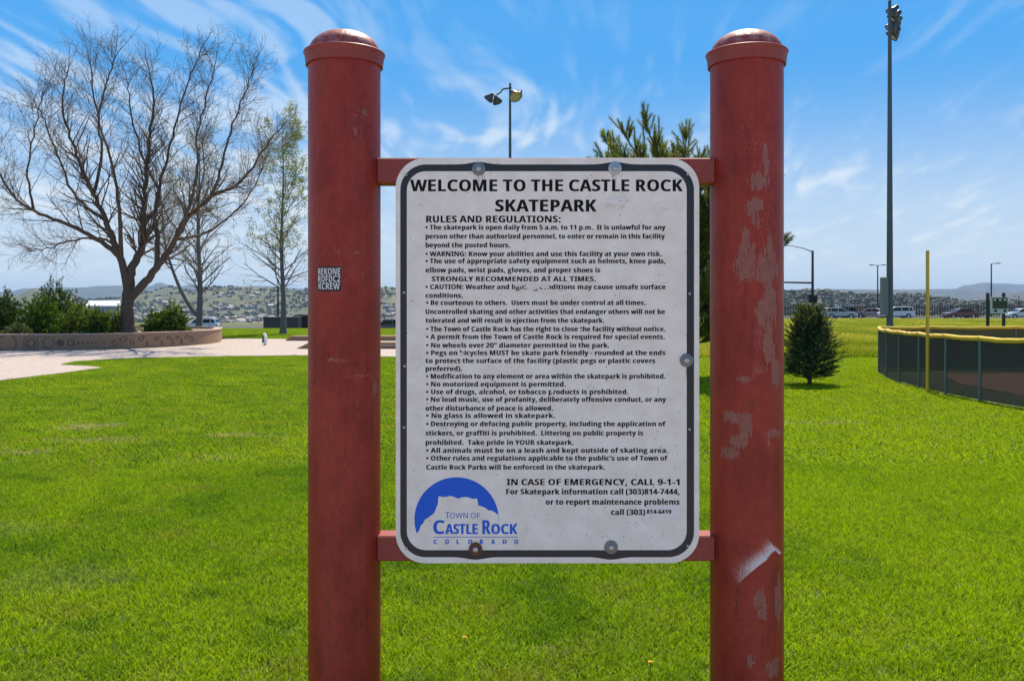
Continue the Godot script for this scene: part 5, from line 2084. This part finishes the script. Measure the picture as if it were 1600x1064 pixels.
# ---------------------------------------------------------------- grass
func clump(blades: int, spread: float, ln: float, wd: float, sd: int, wild := 0.85) -> ArrayMesh:
	rng.seed = sd
	var m := MB.new()
	for k in blades:
		var a := rnd(0, TAU)
		var r := spread * sqrt(rng.randf())
		var p := Vector3(cos(a) * r, -0.005, sin(a) * r)
		var lean := Vector3(rnd(-1, 1), 0, rnd(-1, 1)) * wild
		var h := ln * rnd(0.55, 1.15)
		var d1 := (Vector3.UP + lean * 0.55).normalized()
		var d2 := (Vector3.UP * 0.8 + lean * 1.5).normalized()
		var s := Vector3(cos(a + k), 0, sin(a + k)) * wd * 0.5 * rnd(0.7, 1.3)
		var q := p + d1 * h * 0.55
		var e := q + d2 * h * 0.5
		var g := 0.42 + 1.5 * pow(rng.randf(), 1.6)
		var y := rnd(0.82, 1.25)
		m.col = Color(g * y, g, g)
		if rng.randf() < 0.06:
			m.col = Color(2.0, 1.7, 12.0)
		m.quad(p - s, p + s, q + s * 0.8, q - s * 0.8)
		m.tri(q - s * 0.8, q + s * 0.8, e)
	return m.mesh()


var lawn_noise := FastNoiseLite.new()


func lawn_colour(x: float, d: float) -> Color:
	var a := lawn_noise.get_noise_2d(x * 0.55, d * 0.30)
	var b := lawn_noise.get_noise_2d(x * 1.7 + 50.0, d * 1.5)
	var c := Vector3(0.315, 0.445, 0.018)
	c = c.lerp(Vector3(0.455, 0.555, 0.020), clampf(a * 1.2 + 0.35, 0, 1))
	c = c.lerp(Vector3(0.135, 0.265, 0.02), clampf(b * 1.8 - 0.2, 0, 0.7))
	c = c.lerp(Vector3(0.40, 0.40, 0.06), clampf(-b * 2.0 - 0.35, 0, 0.9))
	c = c.lerp(Vector3(0.50, 0.60, 0.012), 0.6 * ss(0.5, 3.5, x + a * 2.0))
	# thin straw-coloured spots
	for s in [[-5.6, 11.9, 0.35, 0.30, 0.85], [-5.0, 10.7, 0.55, 0.2, 0.5], [-3.4, 11.1, 0.30, 0.16, 0.8], [-2.75, 11.0, 0.25, 0.1, 0.4], [-3.1, 9.4, 0.3, 0.15, 0.4], [-5.3, 9.8, 0.3, 0.2, 0.5], [4.0, 12.3, 0.9, 0.12, 0.6], [-3.6, 6.4, 0.4, 0.2, 0.2], [-2.6, 5.2, 0.4, 0.25, 0.2]]:
		var e := pow((x - s[0]) / s[2], 2) + pow((d - s[1]) / s[3], 2)
		if e < 1.0 + b:
			c = c.lerp(Vector3(0.62, 0.53, 0.32), s[4])
	return Color(c.x, c.y, c.z)


func on_lawn(x: float, d: float) -> bool:
	var p := Vector2(x, d)
	if d > 13.5 and x < 1.5 and Geometry2D.is_point_in_polygon(p, concrete_poly):
		return false
	if x > 7.5 and Geometry2D.is_point_in_polygon(p, field_poly):
		return false
	if x < -12.5 and Geometry2D.is_point_in_polygon(p, planter_poly):
		return false
	return true


func grass() -> void:
	lawn_noise.seed = 2
	lawn_noise.frequency = 1.0
	lawn_noise.fractal_octaves = 4
	rng.seed = 1234
	var near := []
	var d := 2.4
	while d < 9.0:
		var step := 0.085
		var x := -0.62 * d - 1.2
		while x < 0.62 * d + 1.2:
			var px := x + rnd(-0.06, 0.06)
			var pd := d + rnd(-0.06, 0.06)
			var s := rnd(0.75, 1.2)
			near.append([Transform3D(Basis(Vector3.UP, rnd(0, TAU)).scaled(Vector3(1.1, s, 1.1)), Vector3(px, 0, -pd)), lawn_colour(px, pd)])
			x += step
		d += step
	var near_spots := near
	var mid := []
	d = 9.0
	while d < 29.5:
		var step := 0.14 + (d - 9.0) * 0.004
		var x := -0.62 * d - 1.0
		while x < 0.62 * d + 1.0:
			var px := x + rnd(-0.1, 0.1)
			var pd := d + rnd(-0.1, 0.1)
			if on_lawn(px, pd) and not (pd > 28.6 and px > 2.0):
				mid.append([Transform3D(Basis(Vector3.UP, rnd(0, TAU)).scaled(Vector3(1.1, rnd(0.7, 1.15), 1.1)), Vector3(px, 0, -pd)), lawn_colour(px, pd)])
			x += step
		d += step
	# strip of lawn beyond the plaza
	d = 43.5
	while d < 76.0:
		var x := -0.42 * d
		while x < 0.06 * d:
			var px := x + rnd(-0.2, 0.2)
			var pd := d + rnd(-0.2, 0.2)
			if on_lawn(px, pd):
				mid.append([Transform3D(Basis(Vector3.UP, rnd(0, TAU)).scaled(Vector3(1.8, 1.3, 1.8)), Vector3(px, ground_y(px, pd), -pd)), lawn_colour(px, pd)])
			x += 0.34
		d += 0.34
	var wild := []
	d = 28.4
	while d < 118.0:
		var step := 0.26 + (d - 28.0) * 0.011
		var x := 0.5
		while x < 0.62 * d + 2.0:
			var px := x + rnd(-0.5, 0.5) * step
			var pd := d + rnd(-0.5, 0.5) * step
			if not Geometry2D.is_point_in_polygon(Vector2(px, pd), field_poly):
				var a := lawn_noise.get_noise_2d(px * 0.16, pd * 0.07)
				var c := Vector3(0.33, 0.37, 0.025).lerp(Vector3(0.62, 0.54, 0.10), clampf(a * 1.5 + 0.5, 0, 1))
				if rng.randf() < 0.02:
					c = Vector3(0.09, 0.14, 0.03)
				var s := 1.0 + (d - 28.0) * 0.028
				wild.append([Transform3D(Basis(Vector3.UP, rnd(0, TAU)).scaled(Vector3(s, rnd(0.6, 1.3), s)), Vector3(px, ground_y(px, pd), -pd)), Color(c.x, c.y, c.z)])
			x += step
		d += step
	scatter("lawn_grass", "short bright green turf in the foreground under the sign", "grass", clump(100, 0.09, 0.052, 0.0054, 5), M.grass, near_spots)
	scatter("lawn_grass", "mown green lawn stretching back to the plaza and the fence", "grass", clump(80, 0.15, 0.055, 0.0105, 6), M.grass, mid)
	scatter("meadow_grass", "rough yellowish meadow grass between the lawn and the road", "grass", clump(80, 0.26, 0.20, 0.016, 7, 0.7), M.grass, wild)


func small_things() -> void:
	rng.seed = 88
	# dandelions
	for p in [["single yellow dandelion in the grass below the board's left half", -0.225, 4.18], ["yellow dandelion in the grass at the bottom edge below the board's right half", 0.60, 3.89]]:
		var t := thing("dandelion", Vector3(p[1], 0, -p[2]))
		tag(t, p[0], "flower", "dandelions in the lawn")
		var m := MB.new()
		m.tube(PackedVector3Array([Vector3(0, -0.01, 0), Vector3(0.003, 0.055, 0)]), PackedFloat32Array([0.002, 0.002]), 5)
		part("stalk", m, mat("stalk", lin(0.12, 0.2, 0.05), 0.7), t)
		m = MB.new()
		for k in 46:
			var a := rnd(0, TAU)
			var e := Vector3(cos(a), rnd(0.1, 1.2), sin(a)).normalized() * rnd(0.010, 0.015)
			var s := e.cross(Vector3.UP).normalized() * 0.002
			var o := Vector3(0.003, 0.055, 0)
			m.quad(o - s * 0.5, o + s * 0.5, o + e + s, o + e - s)
		part("petals", m, mat("petal", lin(0.75, 0.5, 0.01), 0.6), t)
	# curved white post on the plaza
	var w := thing("curved_bollard", Vector3(-10.25, 0.025, -37.0))
	tag(w, "small curved white bollard with a dark face standing on the pale plaza", "bollard")
	var m := MB.new()
	var poly := PackedVector2Array([Vector2(-0.02, 0), Vector2(0.11, 0), Vector2(0.115, 0.25), Vector2(0.09, 0.42), Vector2(0.02, 0.50), Vector2(-0.04, 0.50), Vector2(0.0, 0.40), Vector2(0.02, 0.2), Vector2(0.0, 0.09)])
	m.prism(poly, -0.08, 0.08, 0.01)
	part("shell", m, mat("white_shell", lin(0.75, 0.75, 0.73), 0.5), w)
	m = MB.new()
	m.prism(PackedVector2Array([Vector2(-0.075, 0.1), Vector2(0.02, 0.13), Vector2(0.03, 0.25), Vector2(-0.01, 0.44), Vector2(-0.05, 0.4)]), -0.07, 0.07, 0.006)
	part("dark_face", m, M.dark_pole, w)
